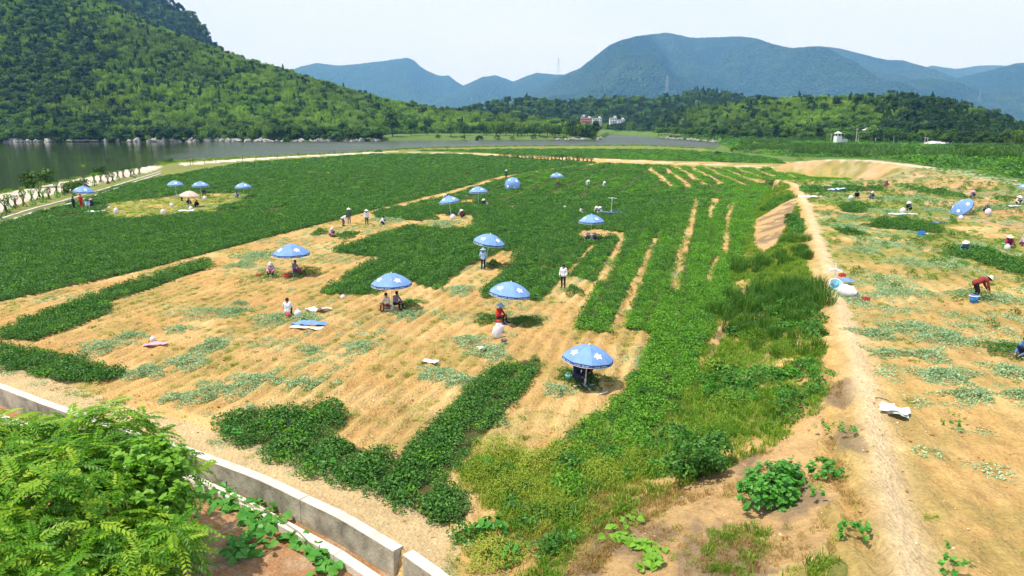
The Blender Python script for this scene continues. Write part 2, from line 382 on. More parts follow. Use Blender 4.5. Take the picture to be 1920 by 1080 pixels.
def ground_colour(X, Y, Z):
    n = len(X); r = np.hypot(X, Y); b = np.degrees(np.arctan2(X, Y))
    soil = np.array([.54, .34, .122]); pale = np.array([.67, .475, .20]); red = np.array([.52, .29, .095])
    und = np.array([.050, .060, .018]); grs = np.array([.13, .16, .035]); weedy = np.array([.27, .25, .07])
    C = np.tile(soil, (n, 1)); till = np.ones(n)
    def mix(mask, col, a=1.0):
        k = (mask * a)[:, None]; C[:] = C * (1 - k) + np.asarray(col) * k
    q = fbm(X * .35, Y * .35, 4)
    mix(smooth(.0, .45, q), pale, .6); mix(smooth(.12, .5, fbm(X * .13 + 9, Y * .13, 4)), red, .35)
    wn = fbm(X * .5 + 30, Y * .5, 4) + .25 * fbm(X * 2.1, Y * 2.1, 3)
    mix(smooth(.05, .40, wn), weedy, .4)
    xr = xat(RIDGE, Y); right = (X > xr + .5) & (Y > 0)
    mix(right * smooth(-.25, .15, fbm(X * .3, Y * .3 + 7, 4)) * smooth(28, 60, Y), (.22, .24, .055), .8)
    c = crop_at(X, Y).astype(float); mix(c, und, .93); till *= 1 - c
    for p in CLEAR[:1]: mix(inpoly(X, Y, p) * smooth(-.5, .2, fbm(X * .5, Y * .5, 3)), (.24, .27, .06), .8)
    s, ok = slope_at(X, Y); s = s + .12 * fbm(X * .8, Y * .5 + 3, 3)
    sl = (ok & (s > -0.02) & (s < .86)); sn = fbm(X * .5, Y * .5 + 90, 4)
    mix(sl * smooth(-.35, .1, sn), (.14, .16, .035), .85); mix(sl & sandy_at(X, Y), (.50, .315, .14), .92)
    mix((ok & (s > 0) & sandy_at(X, Y) & (s < .97)) * smooth(.1, .35, fbm(X * .7 + 4, Y * .4, 4)), (.17, .13, .09), .7)
    rid = np.exp(-((X - xr - .3) / .55) ** 2) * ok * (s > .5); mix(rid, (.64, .48, .28), .85)
    till *= 1 - np.clip(sl + rid, 0, 1)
    # far land, lake shore, other bank
    ns = np.interp(b, NSb, NSd, left=NSd[0], right=9e3)
    mix(((r > ns - 60) & (b < 17.2) & (c < .5)) * 1.0, (.14, .19, .045), .85); till *= (r < ns - 60) | (b > 17.2)
    mix((r > ns + 60) & (b < 17.2), (.10, .16, .035))
    mix((b >= 14.6) & (r > 235) | (b > 17.2) & (r > 215), (.10, .17, .035), .95); 
    mix((r > 900), (.05, .09, .03))
    for p in (PATHC, PATHC2):
        m = inpoly(X, Y, p); mix(m, (.56, .46, .36) if p is PATHC else (.58, .52, .40)); till *= 1 - m
    d, sd, par = pdist(X, Y, ROAD); hz = np.interp(par, np.arange(len(ROADZ)), ROADZ)
    face = (hz > .8) & (sd < 0) & (d > 1.0) & (d < 14); fz = smooth(.35, .8, Z)
    mix(face * fz, (.47, .29, .125), .96); mix(face * fz * smooth(.12, .35, fbm(X * .12, Y * .12, 4)), (.17, .20, .045), .85)
    mix(face * fz * smooth(.0, .5, fbm(X * .6, Y * .25, 4)), (.52, .38, .22), .6)
    up = (hz > .8) & (sd > 0) & (d > 1.8) & (d < 170); mix(up, (.07, .13, .025), .95)
    mix(1 - smooth(1.1, 1.7, d), (.56, .47, .33)); mix((1 - smooth(.12, .4, np.abs(d - .2))) * (hz > 1), (.40, .33, .2), .5)
    till *= (r < 160) * (d > 6)
    # viewer's side of the ditch
    dw, sw, pw = pdist(X, Y, WALLT); ins = (pw < len(WALLT) - 1.0001)
    lo = (sw < 0) & ins & (dw > .2); mix(lo, (.40, .21, .095)); mix(lo * smooth(.05, .4, fbm(X * 1.2, Y * 1.2, 4)), (.50, .36, .22), .6); till *= 1 - lo
    mix((sw > 0) & (dw < 1.5), (.53, .40, .22), .7); till *= 1 - ((sw > 0) & (dw < 2.2))
    return C, till

# ------------------------------------------------------------------ ground sheet
ang = np.concatenate([np.arange(-180, -60, 5.0), np.arange(-60, -44, .6), np.arange(-44, 44, .135), np.arange(44, 60, .6), np.arange(60, 180, 5.0)])
rad = [0.0, 2.0, 5.0, 8.0]
while rad[-1] < 150: rad.append(rad[-1] + max(.07, rad[-1] * .0062))
while rad[-1] < 20000: rad.append(rad[-1] * 1.022)
rad = np.array(rad); A, R = np.meshgrid(np.radians(ang), rad)
GX = (np.sin(A) * R).ravel(); GY = (np.cos(A) * R).ravel()
GZ = terrain(GX, GY)
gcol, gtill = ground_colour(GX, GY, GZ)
# furrows and clods are real relief where the soil is bare
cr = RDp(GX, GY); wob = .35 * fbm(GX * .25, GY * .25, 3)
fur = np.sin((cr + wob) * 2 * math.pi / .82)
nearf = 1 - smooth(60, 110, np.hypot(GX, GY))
gcol *= (1 - .15 * np.where(GX > xat(RIDGE, GY), .45, 1.0) * gtill * smooth(.2, 1.0, -fur) * (1 - smooth(50, 95, np.hypot(GX, GY))))[:, None] ** np.array([[.7, 1.0, 1.3]])  # furrow shade painted into the trough colour, with a redder fresh-dug tint
GZ = GZ + gtill * nearf * ((.035 + .05 * smooth(-.2, .35, fbm(GX * .12, GY * .12, 3))) * fur * np.where(GX > xat(RIDGE, GY), .45, 1.0) + .035 * fbm(GX * 1.7, GY * 1.7, 4) + .03 * fbm(GX * 5.5, GY * 5.5, 2))
rough_ = (1 - gtill) * nearf * (GX > xat(TOE, GY) - .5) * (GY > 0)
GZ = GZ + rough_ * (.07 * fbm(GX * 1.4, GY * 1.4, 4) + .012 * fbm(GX * 5, GY * 5, 2))
na, nr = len(ang), len(rad)
i0 = np.arange(nr - 1)[:, None] * na + np.arange(na)[None, :]; i1 = np.arange(nr - 1)[:, None] * na + (np.arange(na)[None, :] + 1) % na
Fq = np.stack([i0, i1, i1 + na, i0 + na], -1).reshape(-1, 4)[:, ::-1]

m, t, b = newmat('ground_soil'); M['ground'] = m
at_ = N(t, 'ShaderNodeVertexColor', layer_name='base'); al = N(t, 'ShaderNodeAttribute', attribute_name='till')
ge = N(t, 'ShaderNodeNewGeometry')
n1 = N(t, 'ShaderNodeTexNoise', Scale=1.1, Detail=9.0, Roughness=.68); n2 = N(t, 'ShaderNodeTexNoise', Scale=7.0, Detail=8.0, Roughness=.7)
n3 = N(t, 'ShaderNodeTexVoronoi', Scale=9.0); n4 = N(t, 'ShaderNodeTexNoise', Scale=.12, Detail=6.0, Roughness=.6)
mpg = N(t, 'ShaderNodeMapping'); mpg.inputs['Rotation'].default_value = (0, 0, ROW); mpg.inputs['Scale'].default_value = (1.0, .16, 1.0)
n5 = N(t, 'ShaderNodeTexNoise', Scale=2.6, Detail=5.0, Roughness=.6)
for n_ in (n1, n2, n3, n4, mpg): t.links.new(ge.outputs['Position'], n_.inputs['Vector'])
t.links.new(mpg.outputs[0], n5.inputs['Vector'])
def rng(t, src, a, b2, c, d):
    r = N(t, 'ShaderNodeMapRange'); r.inputs[1].default_value = a; r.inputs[2].default_value = b2; r.inputs[3].default_value = c; r.inputs[4].default_value = d
    t.links.new(src, r.inputs[0]); return r.outputs[0]
def mul(t, a, b2, op='MULTIPLY'):
    x = N(t, 'ShaderNodeMath', operation=op); t.links.new(a, x.inputs[0])
    if isinstance(b2, (int, float)): x.inputs[1].default_value = b2
    else: t.links.new(b2, x.inputs[1])
    return x.outputs[0]
f = mul(t, mul(t, rng(t, n1.outputs['Fac'], .3, .7, .80, 1.17), rng(t, n2.outputs['Fac'], .3, .7, .78, 1.2)), rng(t, n4.outputs['Fac'], .3, .7, .86, 1.12))
st_ = N(t, 'ShaderNodeMath', operation='MULTIPLY_ADD'); t.links.new(rng(t, n5.outputs['Fac'], .42, .68, -.13, .05), st_.inputs[0]); t.links.new(al.outputs['Fac'], st_.inputs[1]); st_.inputs[2].default_value = 1.0
f = mul(t, f, st_.outputs[0])
vm = N(t, 'ShaderNodeVectorMath', operation='SCALE'); t.links.new(at_.outputs[0], vm.inputs[0]); t.links.new(f, vm.inputs['Scale'])
# litter: small brown specks of dry roots and dark clod gaps in the bare soil
nl = N(t, 'ShaderNodeTexNoise', Scale=14.0, Detail=4.0, Roughness=.75); t.links.new(ge.outputs['Position'], nl.inputs['Vector'])
lm = mul(t, rng(t, nl.outputs['Fac'], .63, .70, 0, .5), al.outputs['Fac'])
mc = N(t, 'ShaderNodeMix', data_type='RGBA'); t.links.new(lm, mc.inputs[0]); t.links.new(vm.outputs[0], mc.inputs[6]); mc.inputs[7].default_value = (.17, .12, .045, 1)
t.links.new(mc.outputs[2], b.inputs['Base Color']); b.inputs['Roughness'].default_value = .95; b.inputs['Specular IOR Level'].default_value = .1
bh = N(t, 'ShaderNodeMath', operation='MULTIPLY_ADD'); t.links.new(n2.outputs['Fac'], bh.inputs[0]); bh.inputs[1].default_value = 1.3; t.links.new(mul(t, n3.outputs['Distance'], .7), bh.inputs[2])
bp = N(t, 'ShaderNodeBump', Strength=.9, Distance=.10); t.links.new(bh.outputs[0], bp.inputs['Height']); t.links.new(bp.outputs[0], b.inputs['Normal'])

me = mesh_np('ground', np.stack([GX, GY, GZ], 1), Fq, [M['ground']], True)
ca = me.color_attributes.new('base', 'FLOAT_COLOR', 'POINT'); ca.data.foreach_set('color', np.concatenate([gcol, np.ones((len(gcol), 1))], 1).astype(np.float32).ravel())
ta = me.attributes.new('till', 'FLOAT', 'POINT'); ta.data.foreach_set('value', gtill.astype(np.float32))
prop(link('ground', me), kind='structure')

# ------------------------------------------------------------------ water
m, t, b = newmat('lake_water'); b.inputs['Base Color'].default_value = (.034, .046, .008, 1); b.inputs['Roughness'].default_value = .05; b.inputs['IOR'].default_value = 1.33
ge = N(t, 'ShaderNodeNewGeometry'); mpw = N(t, 'ShaderNodeMapping'); mpw.inputs['Scale'].default_value = (.35, 1.0, 1.0)
n1 = N(t, 'ShaderNodeTexNoise', Scale=.9, Detail=7.0, Roughness=.62); n2 = N(t, 'ShaderNodeTexNoise', Scale=.03, Detail=3.0)
t.links.new(ge.outputs['Position'], mpw.inputs['Vector']); t.links.new(mpw.outputs[0], n1.inputs['Vector']); t.links.new(mpw.outputs[0], n2.inputs['Vector'])
bp = N(t, 'ShaderNodeBump', Distance=1.3); sx_ = N(t, 'ShaderNodeSeparateXYZ'); t.links.new(ge.outputs['Position'], sx_.inputs[0]); wx_ = N(t, 'ShaderNodeMath', operation='MULTIPLY_ADD'); t.links.new(sx_.outputs['Y'], wx_.inputs[0]); wx_.inputs[1].default_value = .35; t.links.new(sx_.outputs['X'], wx_.inputs[2]); t.links.new(mul(t, rng(t, n2.outputs['Fac'], .3, .6, .35, 1.0), rng(t, wx_.outputs[0], -40, 30, .03, 1.0)), bp.inputs['Strength']); t.links.new(n1.outputs['Fac'], bp.inputs['Height']); t.links.new(bp.outputs[0], b.inputs['Normal']); t.links.new(rng(t, wx_.outputs[0], -40, 30, .05, .34), b.inputs['Roughness'])
V = np.array([(-900, 40, WATER), (420, 40, WATER), (420, 1100, WATER), (-900, 1100, WATER)], float)
prop(link('water', mesh_np('water', V, np.array([[0, 1, 2, 3]]), [m])), kind='structure')

# ------------------------------------------------------------------ hills and mountains
def hillmat(name, c0, c1, sc, bumpd):
    m, t, b = newmat(name); ge = N(t, 'ShaderNodeNewGeometry')
    n1 = N(t, 'ShaderNodeTexNoise', Scale=sc, Detail=9.0, Roughness=.7); n2 = N(t, 'ShaderNodeTexVoronoi', Scale=sc * 5)
    n3 = N(t, 'ShaderNodeTexNoise', Scale=sc * .12, Detail=5.0)
    for n_ in (n1, n2, n3): t.links.new(ge.outputs['Position'], n_.inputs['Vector'])
    r = N(t, 'ShaderNodeMix', data_type='RGBA'); r.inputs[6].default_value = (*c0, 1); r.inputs[7].default_value = (*c1, 1)
    f = mul(t, mul(t, rng(t, n1.outputs['Fac'], .3, .7, 0, 1), rng(t, n3.outputs['Fac'], .35, .7, .25, 1.2)), rng(t, n2.outputs['Distance'], 0, .8, 1.2, .5))
    t.links.new(f, r.inputs[0]); t.links.new(r.outputs[2], b.inputs['Base Color']); b.inputs['Roughness'].default_value = 1; b.inputs['Specular IOR Level'].default_value = .05
    bh = N(t, 'ShaderNodeMath', operation='SUBTRACT'); t.links.new(n1.outputs['Fac'], bh.inputs[0]); t.links.new(n2.outputs['Distance'], bh.inputs[1])
    bp = N(t, 'ShaderNodeBump', Strength=1.0, Distance=bumpd); t.links.new(bh.outputs[0], bp.inputs['Height']); t.links.new(bp.outputs[0], b.inputs['Normal'])
    return m
M['hill'] = hillmat('forest_floor', (.022, .05, .012), (.07, .12, .022), .06, 4.0)
M['mount'] = hillmat('far_forest', (.012, .045, .014), (.10, .16, .035), .010, 46.0)
M['mount2'] = hillmat('far_forest_blue', (.016, .05, .022), (.06, .12, .035), .008, 46.0)
HILLS = []
def D0_seed(name, crest): return float(crest[0][0] % 37)
def hill(name, crest, D0, D1, mat, tree=0.0, back=400, amp=.12, sc=.006, na=260, nr=90, power=1.0, base=0.0, spur=0.0, parent_kind='structure'):
    """a hill standing between forward distance D0 (foot) and D1 (crest); crest given as photo (column,row) pairs. D0/D1 scalars or (column,dist) tables"""
    if name == 'mountain': D0 *= 1.4; D1 *= 1.4; sc /= 1.4
    cx = np.array([c[0] for c in crest], float); cyy = np.array([c[1] for c in crest], float)
    px = np.linspace(cx[0], cx[-1], na)
    f0 = (lambda p: np.full_like(p, D0)) if not hasattr(D0, '__len__') else (lambda p: np.interp(p, [d[0] for d in D0], [d[1] for d in D0]))
    f1 = (lambda p: np.full_like(p, D1)) if not hasattr(D1, '__len__') else (lambda p: np.interp(p, [d[0] for d in D1], [d[1] for d in D1]))
    tanb = (px - 960) / F / (CP + (540 - 225) / F * SP)
    # smooth crest
    cy_ = np.interp(px, cx, cyy); k = np.hanning(7); k /= k.sum(); cy_ = np.convolve(np.pad(cy_, 3, 'edge'), k, 'valid') + .9 * fbm(px * .16, px * 0 + D0_seed(name, crest), 4)
    v = (540 - cy_) / F; el = (-SP + v * CP) / (CP + v * SP)
    d0 = f0(px); d1 = f1(px); hc = H + d1 * el - tree
    s = np.concatenate([np.linspace(-.03, 1, nr), np.linspace(1.03, 1.9, 14)])
    S, P_ = np.meshgrid(s, np.arange(na), indexing='ij')
    Y = d0[P_] + (d1 - d0)[P_] * S; X = Y * tanb[P_]
    prof = np.where(S <= 1, np.clip(S, 0, 1) ** power * .45 + smooth(0, 1, S) * .55, np.maximum(1 - (S - 1) ** 1.3 * 1.1, 0))
    nse = fbm(X * sc, Y * sc, 5, .52); rdg = 1 - np.abs(fbm(X * sc * .8 + 40, Y * sc * .35, 4)) * 2.2
    w_ = np.clip(S, 0, 1) * np.clip(1 - S, 0, 1) * 4 * (S <= 1)
    Z = base - 2 + (hc[P_] - base + 2) * (prof + w_ * (amp * nse + spur * (rdg - .55)))
    lim = H + Y * el[P_] - tree * np.minimum(1, Y / d1[P_]) - 2.0 * np.clip(1 - S, 0, 1) * 6
    Z = np.where((S <= 1) & (S > .35) & (el[P_] > .004), np.minimum(Z, lim), Z)
    Z = np.where(S < 0, base - 6, Z)
    idx = np.arange(len(s) * na).reshape(len(s), na)
    Fh = np.stack([idx[:-1, :-1], idx[:-1, 1:], idx[1:, 1:], idx[1:, :-1]], -1).reshape(-1, 4)
    o = prop(link(name, mesh_np(name, np.stack([X, Y, Z], -1).reshape(-1, 3), Fh, [mat], True)), kind='structure')
    rec = dict(px=px, tanb=tanb, d0=d0, d1=d1, s=s, Z=Z, na=na, o=o); HILLS.append(rec); return rec
def hill_pts(h, spacing, smax=1.12, smin=0.0, rg=RNG):
    """scatter points over a hill"""
    x0 = np.min(h['d0'] * h['tanb']) ; allx = np.concatenate([h['d0'] * h['tanb'], h['d1'] * 1.1 * h['tanb']])
    gx = np.arange(allx.min(), allx.max(), spacing); gy = np.arange(h['d0'].min(), h['d1'].max() * 1.1, spacing)
    X, Y = np.meshgrid(gx, gy); X = X.ravel() + rg.uniform(-.5, .5, X.size) * spacing; Y = Y.ravel() + rg.uniform(-.5, .5, Y.size) * spacing
    tb = X / Y; ok = (tb > h['tanb'][0]) & (tb < h['tanb'][-1]); X, Y, tb = X[ok], Y[ok], tb[ok]
    ci = np.interp(tb, h['tanb'], np.arange(h['na'])); d0 = np.interp(tb, h['tanb'], h['d0']); d1 = np.interp(tb, h['tanb'], h['d1'])
    S = (Y - d0) / (d1 - d0); ok = (S > smin) & (S < smax); X, Y, ci, S = X[ok], Y[ok], ci[ok], S[ok]
    si = np.interp(S, h['s'], np.arange(len(h['s']))); a = np.clip(ci.astype(int), 0, h['na'] - 2); c = np.clip(si.astype(int), 0, len(h['s']) - 2)
    fa = ci - a; fc = si - c; Z = h['Z']
    z = (Z[c, a] * (1 - fa) + Z[c, a + 1] * fa) * (1 - fc) + (Z[c + 1, a] * (1 - fa) + Z[c + 1, a + 1] * fa) * fc
    return X, Y, z, S, np.interp(ci, np.arange(h['na']), h['px'])

FS = lambda pxs, off=0: [(p, np.interp(math.degrees(math.atan((p - 960) / F / (CP + 315 / F * SP))), FSb, FSd) * math.cos(math.atan((p - 960) / F / (CP + 315 / F * SP))) + off) for p in pxs]
HL = hill('hill', [(-700, -330), (-300, -200), (0, -105), (150, -52), (230, -8), (300, 36), (360, 60), (420, 84), (480, 105), (560, 128), (640, 154), (720, 176), (820, 194), (940, 206), (1040, 216), (1090, 226), (1118, 240)],
          FS([-700, -300, 0, 300, 600, 715]) + [(722, 530), (800, 560), (900, 560), (1000, 555), (1060, 520), (1100, 500), (1125, 505)], [(-700, 830), (0, 820), (300, 800), (480, 760), (720, 720), (900, 700), (1060, 640), (1125, 560)], M['hill'], tree=8.5, amp=.16, spur=.10, base=.6, na=320)
HB = hill('hill', [(120, -190), (220, -110), (300, -30), (345, 2), (370, 18), (395, 45), (412, 76), (430, 110), (470, 150)], 900, 1350, M['hill'], tree=8, amp=.1, spur=.12, base=0, na=140, nr=60)
HR = hill('hill', [(1135, 236), (1175, 222), (1210, 215), (1250, 203), (1300, 193), (1360, 187), (1420, 178), (1500, 173), (1600, 171), (1690, 168), (1740, 176), (1800, 183), (1850, 197), (1900, 220), (1960, 246), (2100, 262)],
          [(1135, 800), (1180, 720), (1250, 600), (1350, 500), (1500, 430), (1700, 370), (1900, 330), (2100, 310)], [(1135, 900), (1250, 760), (1400, 640), (1600, 540), (1800, 480), (1960, 440), (2100, 420)], M['hill'], tree=8.5, amp=.1, spur=.06, base=.5, na=260, nr=60)
HM = hill('hill', [(860, 205), (900, 194), (930, 183), (980, 180), (1020, 182), (1050, 190), (1100, 184), (1160, 180), (1220, 184), (1260, 176), (1300, 168), (1360, 172), (1400, 180), (1470, 200)], [(860, 820), (1140, 860), (1300, 900), (1470, 900)], [(860, 1000), (1140, 1080), (1300, 1150), (1470, 1100)], M['hill'], tree=9, amp=.1, spur=.1, base=0, na=200, nr=50)
hill('mountain', [(960, 185), (1000, 168), (1035, 150), (1060, 138), (1085, 128), (1110, 108), (1140, 83), (1160, 75), (1185, 68), (1215, 64), (1240, 61), (1265, 65), (1290, 71), (1330, 70), (1375, 68), (1405, 71), (1440, 83), (1475, 90), (1520, 86), (1560, 90), (1610, 103), (1650, 112), (1680, 113), (1740, 130), (1800, 152), (1860, 178), (1930, 205)],
     2700, 4900, M['mount'], amp=.18, sc=.0013, na=420, nr=150, spur=.6)
hill('mountain', [(560, 215), (760, 205), (830, 178), (870, 160), (905, 144), (930, 141), (945, 146), (962, 153), (985, 143), (1005, 136), (1035, 139), (1058, 140), (1080, 150), (1130, 170), (1200, 190)], 3800, 6000, M['mount2'], amp=.14, sc=.0011, na=260, nr=90, spur=.28)
hill('mountain', [(450, 180), (520, 145), (570, 124), (600, 118), (640, 123), (672, 120), (700, 117), (745, 111), (768, 108), (780, 113), (790, 124), (806, 134), (825, 142), (842, 141), (860, 155), (890, 170), (960, 190)], 4600, 6400, M['mount2'], amp=.12, sc=.0008, na=260, nr=90, spur=.22)
hill('mountain', [(1640, 150), (1735, 123), (1760, 126), (1780, 129), (1820, 123), (1850, 122), (1880, 124), (1960, 110), (2100, 100)], 4700, 6000, M['mount'], amp=.12, sc=.0009, na=160, nr=70, spur=.2)
hill('mountain', [(1720, 200), (1760, 160), (1790, 145), (1820, 137), (1850, 130), (1890, 118), (1925, 115), (1980, 112), (2100, 90), (2500, 60)], 3000, 4500, M['mount'], amp=.12, sc=.0013, na=220, nr=80, spur=.25)

# ------------------------------------------------------------------ air
hm = bpy.data.materials.new('air'); hm.use_nodes = True; t = hm.node_tree; t.nodes.clear()
pv = N(t, 'ShaderNodeVolumePrincipled'); pv.inputs['Color'].default_value = (.19, .47, 1.0, 1); pv.inputs['Absorption Color'].default_value = (1, 1, 1, 1); pv.inputs['Density'].default_value = .000115; pv.inputs['Anisotropy'].default_value = .0
o_ = N(t, 'ShaderNodeOutputMaterial'); t.links.new(pv.outputs[0], o_.inputs['Volume'])
mb = MB(); mb.box((0, 4700, 470), (18000, 10000, 960)); prop(link('haze', mb.mesh('haze', hm)), kind='stuff')
# ------------------------------------------------------------------ leaves and plants as prototypes
def quads_from(P, Nn, T, L_, W_, fold=.25):
    """rhombic folded leaves: centre P, normal Nn, length axis T; returns V, F (two triangles a leaf)"""
    B = np.cross(Nn, T); B /= np.linalg.norm(B, axis=1, keepdims=True) + 1e-9
    L_ = np.broadcast_to(L_, (len(P),))[:, None]; W_ = np.broadcast_to(W_, (len(P),))[:, None]
    a = P - T * L_ * .5; c = P + T * L_ * .5 - Nn * L_ * .06
    l = P + B * W_ * .5 + Nn * W_ * fold - T * L_ * .06; r = P - B * W_ * .5 + Nn * W_ * fold - T * L_ * .06
    V = np.stack([a, r, c, l], 1).reshape(-1, 3); i = np.arange(len(P))[:, None] * 4
    F3 = np.concatenate([i + np.array([[0, 1, 2]]), i + np.array([[0, 2, 3]])], 0)
    return V, F3
def unit(v): return v / (np.linalg.norm(v, axis=1, keepdims=True) + 1e-9)
def leafy(name, P, up, L_, W_, mat, rg, tilt=.6, fold=.2, droop=0.0):
    n = len(P); Nn = unit(up + rg.normal(0, tilt, (n, 3))); a = rg.normal(0, 1, (n, 3)); a[:, 2] -= droop
    T = unit(a - Nn * np.sum(a * Nn, 1, keepdims=True)); V, Fq_ = quads_from(P, Nn, T, L_, W_, fold)
    return mesh_np(name, V, Fq_, [mat])
def blades(name, n, R0, hgt, wd, mat, rg, lean=.35, seg=2):
    V = []; Fb = []
    for k in range(n):
        a = rg.uniform(0, 6.283); r = R0 * math.sqrt(rg.uniform()); p = np.array([r * math.cos(a), r * math.sin(a), -.03])
        h = hgt * rg.uniform(.55, 1.1); la = rg.uniform(0, 6.283); ln = lean * rg.uniform(.2, 1.3) * h; w0 = wd * rg.uniform(.7, 1.2); pa = rg.uniform(0, 3.14)
        sd = np.array([math.cos(pa), math.sin(pa), 0]) * w0 / 2; d = np.array([math.cos(la), math.sin(la), 0]) * ln
        q = p + d * .3 + np.array([0, 0, h * .6]); e = p + d + np.array([0, 0, h * (1 - .25 * lean)])
        i = len(V); V += [p - sd, p + sd, q + sd * .8, q - sd * .8, e]; Fb += [[(i, i + 1, i + 2, i + 3)], [(i + 3, i + 2, i + 4)]]
    return mesh_np(name, V, [np.array([f[0] for f in Fb if len(f[0]) == 4]), np.array([f[0] for f in Fb if len(f[0]) == 3])], [mat])
def dome_pts(n, R, h, rg, power=.5, lo=.35):
    a = rg.uniform(0, 6.283, n); r = R * rg.uniform(0, 1, n) ** power
    z = h * np.sqrt(np.maximum(1 - (r / R) ** 2 * .85, .05)) * rg.uniform(lo, 1.0, n)
    P = np.stack([r * np.cos(a), r * np.sin(a), z], 1); up = np.stack([np.cos(a) * r / R * .7, np.sin(a) * r / R * .7, np.ones(n)], 1)
    return P, up
def group_of(name, meshes):
    c = bpy.data.collections.new(name)
    for i, me in enumerate(meshes): link('%s_%02d' % (name, i), me, col=c)
    return c
def scatter(name, P, coll, nvar, scale, rg, label=None, cat=None, kind='stuff', rot=None, idx=None, parent=None, group=None):
    """one object of ground cover: plants of a few shapes set on given points"""
    n = len(P); me = bpy.data.meshes.new(name); me.vertices.add(n); me.vertices.foreach_set('co', np.asarray(P, np.float32).ravel())
    s = np.asarray(scale, float)
    if s.ndim == 0: s = np.full(n, float(s))
    if s.ndim == 1: s = np.stack([s, s, s], 1)
    if rot is None: rot = np.stack([rg.normal(0, .08, n), rg.normal(0, .08, n), rg.uniform(0, 6.283, n)], 1)
    me.attributes.new('sc', 'FLOAT_VECTOR', 'POINT').data.foreach_set('vector', s.astype(np.float32).ravel())
    me.attributes.new('ro', 'FLOAT_VECTOR', 'POINT').data.foreach_set('vector', np.asarray(rot, np.float32).ravel())
    me.attributes.new('ix', 'INT', 'POINT').data.foreach_set('value', (rg.integers(0, nvar, n) if idx is None else idx).astype(np.int32))
    o = link(name, me, parent=parent)
    g = bpy.data.node_groups.new(name + '_set', 'GeometryNodeTree')
    g.interface.new_socket('Geometry', in_out='INPUT', socket_type='NodeSocketGeometry'); g.interface.new_socket('Geometry', in_out='OUTPUT', socket_type='NodeSocketGeometry')
    gi = g.nodes.new('NodeGroupInput'); go = g.nodes.new('NodeGroupOutput'); ip = g.nodes.new('GeometryNodeInstanceOnPoints')
    ci = g.nodes.new('GeometryNodeCollectionInfo'); ci.inputs['Collection'].default_value = coll
    ci.inputs['Separate Children'].default_value = True; ci.inputs['Reset Children'].default_value = True
    def na_(nm, ty):
        x = g.nodes.new('GeometryNodeInputNamedAttribute'); x.data_type = ty; x.inputs['Name'].default_value = nm; return x.outputs['Attribute']
    e2r = g.nodes.new('FunctionNodeEulerToRotation'); g.links.new(na_('ro', 'FLOAT_VECTOR'), e2r.inputs[0])
    g.links.new(gi.outputs[0], ip.inputs['Points']); g.links.new(ci.outputs[0], ip.inputs['Instance']); ip.inputs['Pick Instance'].default_value = True
    g.links.new(na_('ix', 'INT'), ip.inputs['Instance Index']); g.links.new(e2r.outputs[0], ip.inputs['Rotation']); g.links.new(na_('sc', 'FLOAT_VECTOR'), ip.inputs['Scale'])
    g.links.new(ip.outputs[0], go.inputs[0])
    md = o.modifiers.new('set', 'NODES'); md.node_group = g
    return prop(o, label, cat, group, kind)

rg = np.random.default_rng(21)
def pmesh(n, R, h, lf, mat, k):
    r_ = np.random.default_rng(100 + k); P, up = dome_pts(n, R, h, r_)
    return leafy('peanut_plant', P, up, lf * r_.uniform(.75, 1.25, n), lf * .55, mat, r_, .55, .18)
C_PN = group_of('peanut_near', [pmesh(84, .33, .40, .105, M['peanut'], k) for k in range(5)] + [pmesh(84, .33, .40, .105, M['peanut_bright'], k) for k in range(3)])
C_PF = group_of('peanut_far', [pmesh(85, .80, .45, .23, M['peanut'], k + 20) for k in range(4)] + [pmesh(95, .85, .42, .20, M['peanut_bright'], k + 20) for k in range(2)])
C_GR = group_of('grass_tuft', [blades('grass_tuft', 42, .22, .30, .022, M['grass'], np.random.default_rng(40 + k), .7) for k in range(3)] + [blades('weed_tuft', 36, .20, .22, .020, M['weed'], np.random.default_rng(50 + k), .8) for k in range(3)] + [blades('dry_tuft', 40, .2, .26, .016, M['dry'], np.random.default_rng(55 + k), .8) for k in range(2)])
C_RD = group_of('reed_tuft', [blades('reed_tuft', 80, .42, 1.1, .026, M['reed'], np.random.default_rng(60 + k), .5) for k in range(3)])
def broadleaf_weed(k, mat=None):
    r_ = np.random.default_rng(70 + k); P, up = dome_pts(60, .30, .34, r_); return leafy('broadleaf_weed', P, up, .12 * r_.uniform(.7, 1.2, 60), .06, mat or M['vine'], r_, .6)
C_BW = group_of('broadleaf_weed', [broadleaf_weed(k) for k in range(3)] + [broadleaf_weed(k, M['peanut']) for k in (3, 4)])
def wilt(k, n=90, R=.42, h=.13, lf=.10):
    r_ = np.random.default_rng(80 + k); P, up = dome_pts(n, R, h, r_, .6, .2); return leafy('wilted_plant', P, up, lf * r_.uniform(.7, 1.3, n), lf * .42, M['pile'], r_, .5)
C_WI = group_of('wilted_plant', [wilt(k) for k in range(4)])

def poly_points(mask_fn, bbox, sp, rg, jit=.45):
    """grid along the rows, jittered, kept where the mask holds"""
    x0, x1, y0, y1 = bbox; cs = [(x0, y0), (x1, y0), (x0, y1), (x1, y1)]
    us = [x * RN[0] + y * RN[1] for x, y in cs]; vs = [x * RD[0] + y * RD[1] for x, y in cs]
    U, V_ = np.meshgrid(np.arange(min(us), max(us), sp), np.arange(min(vs), max(vs), sp))
    U = U.ravel() + rg.uniform(-jit, jit, U.size) * sp; V_ = V_.ravel() + rg.uniform(-jit, jit, V_.size) * sp
    X = U * RN[0] + V_ * RD[0]; Y = U * RN[1] + V_ * RD[1]
    m = mask_fn(X, Y); return X[m], Y[m]
def bbox(p): return (p[:, 0].min() - 1, p[:, 0].max() + 1, p[:, 1].min() - 1, p[:, 1].max() + 1)
def in_view(X, Y, mg=3.0):
    """skip plants well outside of what a camera near here could see"""
    return (Y > 5) & (np.abs(X) < (Y + 4) * .80 + mg)
